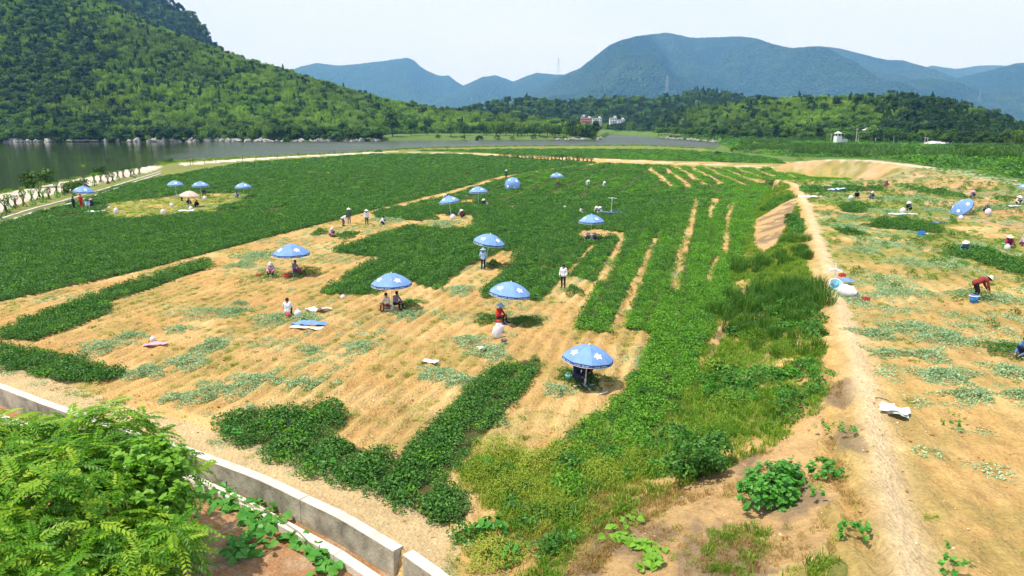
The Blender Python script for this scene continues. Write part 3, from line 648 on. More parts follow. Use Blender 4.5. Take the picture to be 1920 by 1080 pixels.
def plant_crop(key, poly, label, name='peanut_crop', bright=None):
    bb = bbox(poly); ed = lambda X, Y: (.35 * fbm(X * .9, Y * .9, 3), .35 * fbm(X * .9 + 50, Y * .9, 3))
    def mk(lo, hi, er=0.0):
        def fn(X, Y):
            m = in_view(X, Y); r = np.hypot(X, Y); m &= (r >= lo) & (r < hi); m2 = np.zeros(X.shape, bool)
            x, y = X[m], Y[m]; ex, ey = ed(x, y); q = inpoly(x + ex, y + ey, poly)
            for c in CLEAR: q &= ~inpoly(x + ex, y + ey, c)
            for c in GAPS: q &= ~inpoly(x + ex * .3, y + ey * .3, c)
            cr_ = RDp(x, y) + .15 * fbm(x * .2, y * .2, 2)            # lean, slightly open furrows between rows
            q &= ~((np.sin(cr_ * 2 * math.pi / 1.65) > .82) & (fbm(x * .08, y * .08 + 20, 3) > -.35))
            if lo >= 95: q &= ~((np.sin(cr_ * 2 * math.pi / 4.95) > .80) & (fbm(x * .03, y * .03 + 44, 3) > -.12))
            q &= fbm(x * .8, y * .8 + 70, 3) > -.62
            m2[m] = q; return m2
        return fn
    pts = []; sc = []; ix = []
    for lo, hi, sp, s0, far in ((0, 55, .33, 1.0, 0), (55, 95, .40, 1.18, 0), (95, 175, .80, .95, 1), (175, 700, 1.25, 1.5, 1)):
        if lo > math.hypot(max(abs(bb[0]), abs(bb[1])), bb[3]): continue
        X, Y = poly_points(mk(lo, hi), bb, sp, rg)
        if len(X) == 0: continue
        n = len(X); r = np.hypot(X, Y); s = s0 * rg.uniform(.66, 1.24, n) * (1 + .22 * fbm(X * .35, Y * .35 + 11, 3)) * (1 - .16 * np.sin(RDp(X, Y) * 2 * math.pi / 1.65) * (lo < 95)); br = bright(X, Y) if bright else np.full(n, .04)
        isb = rg.uniform(size=n) < br
        k = np.where(isb, rg.integers(5, 8, n), rg.integers(0, 5, n)) if not far else np.where(isb, rg.integers(4, 6, n), rg.integers(0, 4, n)) + 8
        pts.append(np.stack([X, Y, terrain(X, Y) - .02], 1)); sc.append(np.stack([s, s, s * (.95 if not far else .75 if s0 > 1.4 else .9)], 1)); ix.append(k)
    if not pts: return
    return scatter(name, np.concatenate(pts), C_PALL, 1, np.concatenate(sc), rg, label, idx=np.concatenate(ix))
C_PALL = group_of('peanut_plants', [o.data for o in C_PN.objects] + [o.data for o in C_PF.objects])

# bright weedy edge along the toe of the terrace
def br_centre(X, Y):
    xt = xat(TOE, Y); d = xt - X; stripy = (Y > 112) * .35
    return np.clip(.05 + .85 * smooth(15 + 3 * fbm(X * .1, Y * .1, 2), 1.0, d + 4 * fbm(X * .25, Y * .25, 3)) + stripy * smooth(-.2, .3, fbm(X * .05, Y * .05, 3)), 0, .92)
plant_crop('left', PLOT['left'], 'broad dark green peanut field between the lakeside path and the bare strip')
plant_crop('far', PLOT['far'], 'distant peanut field between the pale dirt road and the lake', bright=lambda X, Y: .35 + .3 * fbm(X * .05, Y * .05, 2))
plant_crop('centre', PLOT['centre'], 'green peanut plots in the middle of the field, cut into strips at their near end', bright=br_centre)
plant_crop('headland', PLOT['headland'], 'L-shaped strip of dark peanut plants left standing above the concrete ditch wall')
plant_crop('bank_left', PLOT['bank_left'], 'narrow unharvested peanut strip beside the bare earth ridge')
plant_crop('wallside', PLOT['wallside'], 'short peanut strip at the field corner above the ditch')
for k, lab in (('a', 'isolated row of peanut plants across the terrace, below the tilted umbrella'), ('b', 'thick row of peanut plants in front of the crouching pickers on the terrace'), ('c', 'small oval patch of peanut plants on the terrace'),
               ('d', 'low green crop edge under the sandy bank'), ('e', 'far peanut row on the terrace below the road bank')):
    plant_crop(k, RT[k], lab)

# ------------------------------------------------------------------ weeds, grass and reeds
def sc_region(name, fn, bb, sp, coll, idxs, s0, label, jit=.5, zs=1.0, rg_=None):
    q = rg_ or rg; X, Y = poly_points(lambda a, b_: in_view(a, b_) & fn(a, b_), bb, sp, q, jit)
    if len(X) == 0: return
    n = len(X); s = s0 * q.uniform(.6, 1.35, n); P = np.stack([X, Y, terrain(X, Y)], 1)
    return scatter(name, P, coll, 1, np.stack([s, s, s * zs], 1), q, label, idx=q.choice(idxs, n))
def keep(X, Y, p): return (vhash(X, Y) < p)
def vhash(X, Y): v = np.sin(X * 12.9898 + Y * 78.233) * 43758.5453; return v - np.floor(v)
def bare_left(X, Y):
    dw, sw, pw = pdist(X, Y, WALLT)
    return (X < xat(TOE, Y)) & ~crop_at(X, Y) & ((sw > 0) & (dw > .6))
sc_region('weeds', lambda X, Y: bare_left(X, Y) & keep(X, Y, .05 + .55 * smooth(.0, .40, fbm(X * .5 + 30, Y * .5, 4) + .25 * fbm(X * 2.1, Y * 2.1, 3))), (-48, 24, 14, 96), .36, C_GR, [3, 4, 5, 3, 4, 0, 6], .75, 'sparse yellow-green weeds on the harvested ground of the left field', zs=.6)
sc_region('weeds', lambda X, Y: inpoly(X, Y, CLEAR[0]) & keep(X, Y, .7), bbox(CLEAR[0]), .8, C_GR, [3, 4, 5, 0], 1.5, 'trampled yellow-green weeds in the clearing of the left field', zs=.6)
sc_region('weeds', lambda X, Y: (X > xat(RIDGE, Y) + .6) & (Y < 120) & ~crop_at(X, Y) & keep(X, Y, .06 + .94 * smooth(-.25, .3, fbm(X * .3, Y * .3 + 7, 4)) * smooth(22, 58, Y)), (8, 92, 10, 122), .50, C_GR, [3, 4, 5, 0, 1, 3], .85, 'yellow-green weeds spreading over the terrace', zs=.6)
sc_region('weeds', lambda X, Y: (X > xat(RIDGE, Y) + .6) & (Y < 120) & ~crop_at(X, Y) & keep(X, Y, .01 + .35 * smooth(-.1, .4, fbm(X * .25 + 3, Y * .25, 4)) * smooth(26, 60, Y)), (8, 92, 14, 122), .7, C_BW, [0, 3, 4], 1.0, 'scattered leafy weeds on the terrace')
def slope_grass(X, Y):
    s, ok = slope_at(X, Y); sn = fbm(X * .5, Y * .5 + 90, 4); s = s + .12 * fbm(X * .8, Y * .5 + 3, 3)
    return ok & (s > -.05) & (s < .84) & ~sandy_at(X, Y) & keep(X, Y, .25 + .75 * smooth(-.35, .1, sn))
sc_region('grass', slope_grass, (-2, 48, 12, 112), .27, C_GR, [0, 1, 2, 0, 1, 4, 5], 1.15, 'bright green grass on the slope of the terrace')
sc_region('grass', lambda X, Y: (lambda s, ok: ok & (s > .0) & (s < .95) & sandy_at(X, Y) & (Y < 40) & keep(X, Y, .5 * smooth(.1, .4, fbm(X * .7, Y * .7 + 20, 4))))(*slope_at(X, Y)), (-2, 20, 11, 40), .22, C_GR, [6, 7, 6, 7, 3], .8, 'thin dry grass on the sandy foot of the slope', zs=.7)
NEARW = GL([(1040, 905), (1000, 870), (1030, 850), (1120, 790), (1200, 840), (1290, 800), (1300, 860), (1230, 905), (1100, 925), (1080, 990), (1000, 1010), (900, 940), (880, 900), (860, 885), (900, 860), (960, 850), (1000, 880)])
NEARW2 = GL([(860, 1000), (900, 985), (1040, 1000), (1080, 985), (1030, 1055), (920, 1060), (845, 1030)])
sc_region('grass', lambda X, Y: inpoly(X + .3 * fbm(X, Y, 3), Y + .3 * fbm(X + 9, Y, 3), NEARW) & keep(X, Y, .9), bbox(NEARW), .14, C_GR, [0, 3, 4, 5, 3, 4], 1.1, 'feathery yellow-green weeds between the peanut strips at the field corner', zs=1.4)
sc_region('grass', lambda X, Y: inpoly(X, Y, NEARW2) & keep(X, Y, .6), bbox(NEARW2), .22, C_GR, [0, 3, 4, 6], 1.0, 'low weeds on the sandy corner near the ditch end')
sc_region('weeds', lambda X, Y: (inpoly(X, Y, NEARW) | inpoly(X, Y, NEARW2)) & keep(X, Y, .5 * smooth(.0, .3, fbm(X * .9 + 5, Y * .9, 3))), bbox(np.concatenate([NEARW, NEARW2])), .3, C_BW, [3, 4, 0], 1.1, 'broad-leaved dark weeds at the field corner')
DRYP = TL([(1060, 1000), (1110, 925), (1200, 905), (1290, 925), (1240, 965), (1180, 1000), (1120, 1075), (1060, 1085)])
sc_region('dry_grass', lambda X, Y: inpoly(X, Y, DRYP) & keep(X, Y, .8), bbox(DRYP), .17, C_GR, [6, 7, 6, 7, 3], .8, 'brown dried weeds around the creeping vine')
sc_region('weeds', lambda X, Y: inpoly(X, Y, TL([(1330, 1000), (1400, 985), (1440, 1000), (1460, 1060), (1400, 1085), (1320, 1070)])) & keep(X, Y, .8), bbox(TL([(1320, 980), (1470, 1090)])), .17, C_GR, [0, 1, 6, 7, 2], .75, 'dark grass tufts at the foot of the sandy slope')
REEDS = [((1405, 505), 20, 1.5, 1.0), ((1460, 495), 30, 2.0, .9), ((1500, 475), 18, 1.2, .8), ((1385, 600), 34, 1.8, 1.1), ((1440, 560), 50, 2.3, 1.1), ((1500, 560), 40, 2.0, 1.1), ((1530, 590), 24, 1.2, .9), ((1500, 640), 18, 1.5, .6), ((1425, 620), 26, 1.5, .8), ((1475, 600), 30, 1.6, .9), ((1490, 455), 16, 1.2, .8), ((1440, 640), 10, 1.6, .6)]
Pr = []; Sr = []
for (pp, n, R_, s_) in REEDS:
    c = onT(*pp)
    for k in range(int(n * .65)):
        a = rg.uniform(0, 6.28); q = R_ * math.sqrt(rg.uniform()); x, y = c.x + q * math.cos(a), c.y + q * math.sin(a) * 1.6
        if slope_at(np.array([x]), np.array([y]))[0][0] < .93: Pr.append((x, y, tz1(x, y))); Sr.append(s_ * rg.uniform(.6, 1.15))
scatter('reeds', np.array(Pr), C_RD, 3, np.array(Sr), rg, 'tall dark reed grass clumps on the upper slope of the terrace')
sc_region('strewn_leaves', lambda X, Y: bare_left(X, Y) & keep(X, Y, .015 + .55 * smooth(.12, .42, fbm(X * .22 + 61, Y * .22 + 5, 4))), (-46, 22, 17, 92), .5, C_WI, [0, 1, 2, 3], .85, 'thinly strewn wilted peanut leaves on the left harvested soil', zs=.6)
sc_region('strewn_leaves', lambda X, Y: (X > xat(RIDGE, Y) + 1.0) & (Y < 120) & ~crop_at(X, Y) & keep(X, Y, .01 + .45 * smooth(.05, .35, fbm(X * .2 + 11, Y * .16 + 5, 4)) * smooth(17, 26, Y)), (8, 92, 17, 120), .55, C_WI, [0, 1, 2, 3], 1.0, 'thinly strewn wilted peanut leaves on the terrace', zs=.7)
sc_region('scrub', lambda X, Y: (lambda s, ok: ok & (s > .05) & (s < .85) & (Y > 22) & (Y < 100) & ~sandy_at(X, Y) & keep(X, Y, .7 * smooth(.08, .3, fbm(X * .35 + 71, Y * .22, 4))))(*slope_at(X, Y)), (-2, 48, 22, 100), .5, C_BW, [0, 3, 4, 3], 1.5, 'dark leafy scrub in patches on the slope of the terrace')
# path verge and lake bank
sc_region('grass', lambda X, Y: (lambda r, b_, d: (b_ < 17) & (r > np.interp(b_, NSb, NSd) - 9) & (r < np.interp(b_, NSb, NSd) + 2) & ~inpoly(X, Y, PATHC) & ~inpoly(X, Y, PATHC2) & ~crop_at(X, Y) & keep(X, Y, .8))(np.hypot(X, Y), np.degrees(np.arctan2(X, Y)), 0), (-150, 110, 90, 330), 1.3, C_GR, [0, 1, 2, 3, 4], 2.6, 'rough grass on the near bank of the lake')
# bushes and saplings use the wood prototypes below
# ------------------------------------------------------------------ trees
def crown_mesh(name, k, R, h, z0, n, lf, mat, lobes=7, conic=False, plume=False):
    r_ = np.random.default_rng(300 + k); P = []; U = []
    cs = []
    for i in range(lobes):
        a = r_.uniform(0, 6.283); rr = R * .78 * math.sqrt(r_.uniform()); cs.append((rr * math.cos(a), rr * math.sin(a), z0 + h * r_.uniform(.22, .78), R * r_.uniform(.24, .52)))
    cs.append((0, 0, z0 + h * .60, R * .5))
    if plume:                                   # bamboo: many arching feathery culms
        for i in range(34):
            a = r_.uniform(0, 6.283); rr = R * .75 * math.sqrt(r_.uniform()); b0 = np.array([rr * math.cos(a), rr * math.sin(a), z0]); hh = h * r_.uniform(.7, 1.05); ln = r_.uniform(.8, 2.0); la = a + r_.normal(0, .6)
            m_ = n // 34; t_ = r_.uniform(.12, 1, m_) ** .8
            q = b0 + np.stack([np.cos(la) * ln * t_ ** 2, np.sin(la) * ln * t_ ** 2, hh * (t_ - .12 * t_ ** 3)], 1) + r_.normal(0, .30, (m_, 3)) * (1.15 - .8 * t_)[:, None]
            P.append(q); U.append(np.stack([np.cos(la) * np.ones(m_), np.sin(la) * np.ones(m_), .8 + 0 * t_], 1))
    elif conic:
        t_ = r_.uniform(0, 1, n); a = r_.uniform(0, 6.283, n); rr = R * (1 - t_) ** .8 * r_.uniform(.6, 1.05, n) * (1 + .2 * np.sin(a * 3 + t_ * 9))
        P.append(np.stack([rr * np.cos(a), rr * np.sin(a), z0 + h * t_], 1)); U.append(np.stack([np.cos(a), np.sin(a), .7 + 0 * a], 1))
    else:
        per = n // len(cs)
        for (x, y, z, q) in cs:
            d = unit(r_.normal(0, 1, (per, 3))); d[:, 2] = np.where(d[:, 2] < -.25, -d[:, 2], d[:, 2]); rr = q * r_.uniform(.72, 1.08, per)
            bump = 1 + .18 * np.sin(d[:, 0] * 5 + x) * np.cos(d[:, 1] * 6 + y)
            P.append(np.array([x, y, z]) + d * (rr * bump)[:, None] * np.array([1, 1, .82])); U.append(d + np.array([0, 0, .35]))
    P = np.concatenate(P); U = unit(np.concatenate(U))
    return leafy(name, P, U, lf * r_.uniform(.7, 1.3, len(P)), lf * (.35 if plume else .6), mat, r_, .45, .12, droop=.8 if plume else 0)
def trunk_mesh(h, r, k=0):
    r_ = random.Random(k); mb = MB(); mb.tube([(0, 0, -.5), (.05, .03, h * .4), (.12 * r_.uniform(-1, 1), .1, h * .75)], [r, r * .75, r * .4], 7)
    for i in range(5):
        a = i * 1.26 + r_.uniform(-.3, .3); z = h * r_.uniform(.35, .6); L_ = h * r_.uniform(.2, .34)
        mb.tube([(0.05, .03, z), (math.cos(a) * L_ * .6, math.sin(a) * L_ * .6, z + L_ * .5), (math.cos(a) * L_, math.sin(a) * L_, z + L_ * 1.0)], [r * .42, r * .28, r * .12], 5, False)
    return mb.mesh('trunk', M['bark'], True)
OAKM = [crown_mesh('crown', k, 4.2, 7.5, 1.2, 1200, .80, M['oak'], 11) for k in range(4)]
BAMM = [crown_mesh('crown', k + 10, 3.2, 9.5, .0, 1090, .95, M['bamboo'], plume=True) for k in range(3)]
DRKM = [crown_mesh('crown', k + 20, 3.4, 9.0, .8, 900, .80, M['dark'], 7) for k in range(2)] + [crown_mesh('crown', 33, 2.6, 9.5, .8, 800, .75, M['dark'], conic=True)]
BUSHM = [crown_mesh('crown', k + 40, 1.6, 2.5, -.75, 620, .34, M['oak'], 7) for k in range(2)] + [crown_mesh('crown', 44, 1.6, 2.5, -.75, 620, .34, M['bamboo'], 6)]
TRK = [trunk_mesh(7, .22, k) for k in range(2)]
C_TR = group_of('forest_tree', OAKM + BAMM + DRKM)        # 0-3 broadleaf, 4-6 bamboo, 7-9 dark
C_BU = group_of('forest_bush', BUSHM)
def forest(h, sp, label, pb, pd, smax=1.1, smin=.0, s0=1.0, name='woods', sel=None):
    X, Y, Z, S, PX = hill_pts(h, sp, smax, smin, rg); 
    n = len(X); kb = pb(X, Y, S, PX); kd = pd(X, Y, S, PX); u = rg.uniform(size=n)
    ix = np.where(u < kb, rg.integers(4, 7, n), np.where(u < kb + kd, rg.integers(7, 10, n), rg.integers(0, 4, n)))
    s = s0 * rg.uniform(.50, 1.22, n) * np.where((ix >= 4) & (ix < 7), .82, 1.0)
    return scatter(name, np.stack([X, Y, Z - .4], 1), C_TR, 1, np.stack([s, s, s * rg.uniform(.8, 1.1, n)], 1), rg, label, idx=ix)
forest(HL, 4.3, 'dense green wood covering the tall slope across the lake', lambda X, Y, S, PX: np.clip(.22 + .78 * smooth(20, 380, PX + 160 * (S - .3) + 160 * fbm(X * .012, Y * .012, 3)), 0, .8) * smooth(-.05, .15, S),
       lambda X, Y, S, PX: .26 * (1 - smooth(80, 500, PX + 150 * fbm(X * .01 + 7, Y * .01, 3))) + .05, s0=.84)
forest(HB, 11, 'dark wood on the steep hill behind the left slope', lambda X, Y, S, PX: 0 * X + .06, lambda X, Y, S, PX: 0 * X + .62, s0=1.5)
forest(HR, 4.5, 'mixed bamboo and dark wood on the low hill beyond the right-hand fields', lambda X, Y, S, PX: np.clip(.8 * smooth(.1, .35, S) * (1 - smooth(1560, 1720, PX + 90 * fbm(X * .02, Y * .02, 3))) * smooth(1230, 1290, PX), 0, .85) * (fbm(X * .03, Y * .03, 3) > -.3),
       lambda X, Y, S, PX: .15 + .75 * np.maximum(smooth(1600, 1730, PX), 1 - smooth(1230, 1300, PX)) + .35 * (1 - smooth(.08, .3, S)), s0=.86)
forest(HM, 9, 'dark wooded rise behind the riverside houses', lambda X, Y, S, PX: 0 * X + .1, lambda X, Y, S, PX: 0 * X + .45, s0=1.25)
# ------------------------------------------------------------------ individual trees, bushes and poles along the shores
def tree_thing(name, x, y, mesh, s, label, group, cat='tree', sink=.3, trunk=True, zs=1.0, crown='crown'):
    if cat == 'tree' and group:
        sp_ = 'yellow-green bamboo-like' if mesh in BAMM else 'nearly black-green' if mesh in DRKM else ('rounded', 'broad', 'bushy', 'many-lobed')[OAKM.index(mesh)]
        label = ('small ' if s < .75 else 'tall ' if s > .95 else 'mid-sized ') + sp_ + ' ' + label
    o = empty(name, (x, y, tz1(x, y) - sink), rnd.uniform(0, 6.28), label, cat, group); o.scale = (s, s, s * zs)
    link(crown, mesh, o)
    if trunk: link('trunk', TRK[rnd.randrange(2)], o)
    return o
def on_shore(px, off):
    b_ = math.degrees(math.atan((px - 960) / F / (CP + 315 / F * SP))); r = float(np.interp(b_, FSb, FSd)) + off
    return math.sin(math.radians(b_)) * r, math.cos(math.radians(b_)) * r
for k in range(86):                              # leafy edge of the wood along the far shore
    px = 8 + k * 8.35 + rnd.uniform(-3, 3); x, y = on_shore(px, rnd.uniform(5, 11))
    tree_thing('shore_tree', x, y, rnd.choice(OAKM + OAKM + BAMM[:1]), rnd.uniform(.62, .98), 'tree overhanging the pale rocks of the far lakeshore', 'trees along the far lakeshore')
for px, off, s, me_, zz in [(735, 20, 1.9, OAKM[1], 1.15), (705, 14, 1.35, BAMM[0], 1), (845, 16, 1.1, OAKM[2], .8), (870, 26, 1.2, OAKM[0], 1), (800, 34, 1.3, DRKM[0], 1), (770, 34, 1.3, OAKM[3], 1)]:
    x, y = on_shore(px, off); tree_thing('shore_tree', x, y, me_, s, {735: 'dark tree where the grassy shore begins'}.get(px, 'tree at the back of the grassy shore below the bamboo'), 'trees behind the grassy shore', zs=zz)
for k in range(20):
    px = 905 + k * 11 + rnd.uniform(-4, 4); x, y = on_shore(px, 34 - k * 1.0 + rnd.uniform(-4, 4))
    tree_thing('shore_tree', x, y, rnd.choice(BAMM + OAKM[:2]), rnd.uniform(.85, 1.2), 'tree towards the end of the wooded spur', 'trees on the wooded spur')
for px, off, s, me_ in [(1012, 12, .95, OAKM[0]), (970, 14, .8, OAKM[2]), (1040, 10, .9, OAKM[3]), (1075, 9, 1.35, DRKM[1]), (1100, 7, 1.2, OAKM[1]), (1118, 5, 1.3, DRKM[0])]:
    x, y = on_shore(px, off); tree_thing('shore_tree', x, y, me_, s, 'tree at the waterside tip of the wooded spur', 'trees at the tip of the spur')
for k, (px, off, s) in enumerate([(897, 3, 1.5), (820, 9, 1.0), (868, 5, .8), (932, 8, .9), (1000, 6, 1.0), (960, 5, .8), (1060, 4, .9)]):
    x, y = on_shore(px, off); tree_thing('bush', x, y, BUSHM[k % 2], s * 1.3, 'round grey-green bush standing on the grassy far shore' if k == 0 else 'low bush on the grassy far shore', 'bushes on the far shore', 'bush', .1, False, 1.1, 'foliage')
for k in range(34):                              # hedge-like row beyond the river on the right
    px = 1236 + k * 6.2 + rnd.uniform(-2, 2); off = rnd.uniform(4, 16)
    if px < 1352: x, y = on_shore(px, off)
    else:
        x, y, _ = at(px, 455 + rnd.uniform(-8, 8))
    tree_thing('river_tree', x, y, rnd.choice(OAKM), rnd.uniform(.62, .85), 'tree in the hedge-like row on the far river bank', 'row of trees on the river bank')
for k in range(60):                              # tree line at the foot of the right-hand hill
    px = 1130 + k * 13.5 + rnd.uniform(-5, 5); d_ = np.interp(px, [1130, 1180, 1250, 1350, 1500, 1700, 1950], [780, 700, 590, 490, 415, 352, 305]) - rnd.uniform(2, 16)
    x, y, _ = at(px, d_); s = rnd.uniform(.5, 1.05)
    tree_thing('valley_tree', x, y, rnd.choice(OAKM + BAMM[:1] + DRKM[:1]), s, 'tree at the foot of the low wooded hill', 'trees at the foot of the low hill')
for k, (px, py, s) in enumerate([(1375, 284, 1.0), (1392, 272, 1.5), (1420, 276, 1.3), (1455, 274, 1.2), (1486, 262, 1.2), (1640, 262, 1.6), (1663, 268, 1.4), (1700, 268, 1.3), (1850, 290, 1.4), (1890, 286, 1.8), (1760, 272, 1.5), (1530, 262, 1.2),
                                 (1440, 263, 1.4), (1590, 268, 1.0), (1730, 280, 1.3), (1800, 283, 1.5), (1345, 290, .8), (1500, 300, .6), (1160, 245, 2.6), (1200, 247, 2.4), (1235, 249, 2.4), (1370, 262, 1.3), (1410, 262, 1.5)]):
    p = onT(px, py); tree_thing('bush', p.x, p.y, BUSHM[k % 3], s * 1.1, 'rounded bush among the distant fields on the valley floor', 'bushes on the valley floor', 'bush', .1, False, 1, 'foliage')
# near lakeside
BB = [((72, 352), 1.75, 1.1, 0, 'wide leafy bush at the water edge beside the pale path'), ((152, 330), 1.15, 1.75, 2, 'tall pointed young tree rising above the lakeside path'), ((190, 327), .95, 1.35, 1, 'smaller dark bush right of the pointed young tree by the lake'),
      ((316, 305), 1.1, .8, 1, 'low dark bush on the grassy lake bank where the path bends'), ((130, 362), 1.0, 1.1, 0, 'leafy bush between the path and the kerbs, behind the red-clad worker'), ((155, 352), .9, 1.2, 1, 'dense bush just behind the leftmost blue umbrella'), ((553, 290), .5, .8, 0, 'tiny dark bush on the pale lakeside track'), ((710, 285), 1.0, .6, 1, 'low round bush where the track meets the lake')]
for (pp, s, zz, k, lab) in BB:
    p = onT(*pp); tree_thing('bush', p.x, p.y, BUSHM[k], s, lab, None, 'bush', .1, False, zz, 'foliage')
# climbing bean plants on stakes beside the path
vn = [];
for k in range(3):
    r_ = np.random.default_rng(500 + k); n = 260; z = r_.uniform(.05, 1.6, n); a = r_.uniform(0, 6.28, n); q = .16 + .12 * np.sin(z * 5 + k)
    P = np.stack([q * np.cos(a), q * np.sin(a), z], 1); vn.append(leafy('vine', P, np.stack([np.cos(a), np.sin(a), .6 + 0 * a], 1), .13, .10, M['oak' if k else 'vine'], r_, .4))
stk = MB().tube([(0, 0, -.3), (.02, .01, 1.6)], .02, 6).mesh('stake', M['bark'])
pts = [(-2, 412), (30, 392), (45, 388), (62, 385), (75, 378), (92, 374), (108, 371), (122, 367), (136, 362), (178, 349), (190, 344), (203, 345), (222, 339), (232, 336), (246, 332), (252, 334), (262, 328), (140, 368), (18, 398), (12, 404), (212, 342), (82, 380)]
for k, pp in enumerate(pts):
    p = onT(*pp); o = empty('climbing_plant', tuple(p), rnd.uniform(0, 6), 'slender climbing plant on a stake between the pale path and the kerbs', 'plant', 'staked climbing plants along the lakeside path'); o.scale = (1.5, 1.5, rnd.uniform(1.0, 1.5))
    link('vine', vn[k % 3], o); link('stake', stk, o)
for k in range(26):
    px = 938 + k * 6.8 + rnd.uniform(-2, 2); p = onT(px, 297.5 + k * .27 + rnd.uniform(-.5, .5))
    o = empty('sapling', tuple(p), rnd.uniform(0, 6), 'small dark sapling in the row along the far field road', 'sapling', 'row of saplings by the far field road'); o.scale = (2.2, 2.2, rnd.uniform(.7, 1.2))
    link('foliage', vn[1 + k % 2], o); link('stem', stk, o)
for k, (px, h_) in enumerate([(357, 2.0), (362, 1.6), (383, .9), (405, .8), (455, 1.5), (480, .9), (520, 1.1), (560, 1.2), (600, 1.0), (628, 1.3)]):
    p = onT(px, 309 - (px - 357) * .075); tag_ = MB().tube([(0, 0, -.2), (.03, 0, h_)], .07, 6)
    prop(link('stake_post', tag_.mesh('stake_post', M['bark']), loc=tuple(p)), 'thin wooden stake on the verge of the pale lakeside track', 'stake', 'stakes along the lakeside track')

# pale rocks along the far shore: countable boulders, the largest ones as things
M['rock'] = plain('pale_rock', (.33, .31, .27), .9, .35, .6, .6, bscale=2.5)
rocks = []
for k in range(4):
    bm = bmesh.new(); bmesh.ops.create_icosphere(bm, subdivisions=2, radius=1); r_ = random.Random(k)
    ph = [r_.uniform(0, 6) for _ in range(6)]
    for v in bm.verts:
        c = v.co; f_ = 1 + .22 * math.sin(c.x * 3 + ph[0]) * math.sin(c.y * 3 + ph[1]) + .16 * math.sin(c.z * 5 + ph[2] + c.x * 4); v.co = Vector((c.x * f_, c.y * f_ * .7, (c.z * f_) * .75))
    me = bpy.data.meshes.new('shore_rock'); bm.to_mesh(me); bm.free(); me.materials.append(M['rock']); rocks.append(me)
for k in range(176):
    px = rnd.uniform(-5, 712) if k < 160 else rnd.uniform(1040, 1128)
    if k < 160 and rnd.random() < .35: px = rnd.choice([30, 90, 150, 300, 370, 430, 500, 560, 660]) + rnd.gauss(0, 9)
    x, y = on_shore(px, rnd.uniform(1.2, 2.6)); s = rnd.uniform(.9, 2.5) * (1 if k < 160 else .7)
    prop(link('shore_rock', rnd.choice(rocks), loc=(x, y, WATER + .1 * s), rot=(rnd.uniform(-.2, .2), rnd.uniform(-.2, .2), rnd.uniform(0, 6.28)), scale=(s * rnd.uniform(.8, 1.4), s, s * rnd.uniform(.8, 1.3))), 'pale grey boulder at the waterline below the wooded slope', 'rock', 'pale rocks along the far waterline')
for k in range(22):
    x, y = on_shore(rnd.uniform(1245, 1345), rnd.uniform(-1, 3)); s = rnd.uniform(.7, 1.8)
    prop(link('shore_rock', rnd.choice(rocks), loc=(x, y, WATER), rot=(0, 0, rnd.uniform(0, 6.28)), scale=s), 'pale boulder on the river bank below the hedge-like trees', 'rock', 'pale rocks on the right river bank')

# corn and cane rows on the valley floor
def cornm(k):
    r_ = np.random.default_rng(600 + k); V = []; n = 46; P = np.stack([r_.uniform(-1.1, 1.1, n), r_.uniform(-.8, .8, n), r_.uniform(.4, 2.1, n)], 1)
    return leafy('corn_plant', P, np.stack([r_.normal(0, 1, n), r_.normal(0, 1, n), .5 + 0 * P[:, 0]], 1), .95, .14, M['cornm'], r_, .5, .2, droop=1.2)
C_CO = group_of('corn_plants', [cornm(k) for k in range(3)])
for lab, poly, h_ in [('dense dark green corn band behind the sandy road bank', [(1482, 284), (1560, 283), (1640, 287), (1705, 292), (1705, 298), (1620, 296), (1550, 292), (1484, 291)], 1.15), ('corn band at the far right beyond the road', [(1730, 286), (1930, 296), (1930, 304), (1800, 299), (1730, 295)], 1.0),
                      ('low dark crop belt in the middle of the valley floor', [(1385, 279), (1500, 276), (1640, 279), (1640, 282), (1500, 280), (1385, 284)], .9), ('corn belt close to the right edge below the dark wood', [(1840, 281), (1930, 285), (1930, 290), (1840, 286)], 1.2), ('far narrow corn belt left of the little white tower', [(1480, 262), (1560, 263), (1560, 266), (1480, 265)], 1.0), ('narrow belt of cane beyond the river bend', [(1390, 267), (1480, 268), (1480, 271), (1390, 270)], 1.0)]:
    P_ = TL(poly); X, Y = poly_points(lambda a, b_: inpoly(a, b_, P_), bbox(P_), 1.5, rg); 
    if len(X): scatter('corn', np.stack([X, Y, terrain(X, Y)], 1), C_CO, 3, h_ * rg.uniform(.8, 1.15, len(X)), rg, lab)
VAL = TL([(1150, 256), (1250, 262), (1352, 270), (1380, 286), (1480, 294), (1620, 297), (1700, 305), (1930, 342), (1930, 272), (1700, 262), (1500, 255), (1300, 248), (1150, 246)])
def valley(X, Y):
    return inpoly(X, Y, VAL) & ~((np.hypot(X, Y) < 235) & (pdist(X, Y, ROAD)[0] < 2.5)) & keep(X, Y, .15 + .85 * smooth(-.1, .3, fbm(X * .02, Y * .05, 4)))
sc_region('undergrowth', valley, bbox(VAL), 2.6, C_PF, [0, 1, 2, 3, 4, 5], 2.3, 'patchwork of low green crops and scrub on the valley floor', zs=.8)

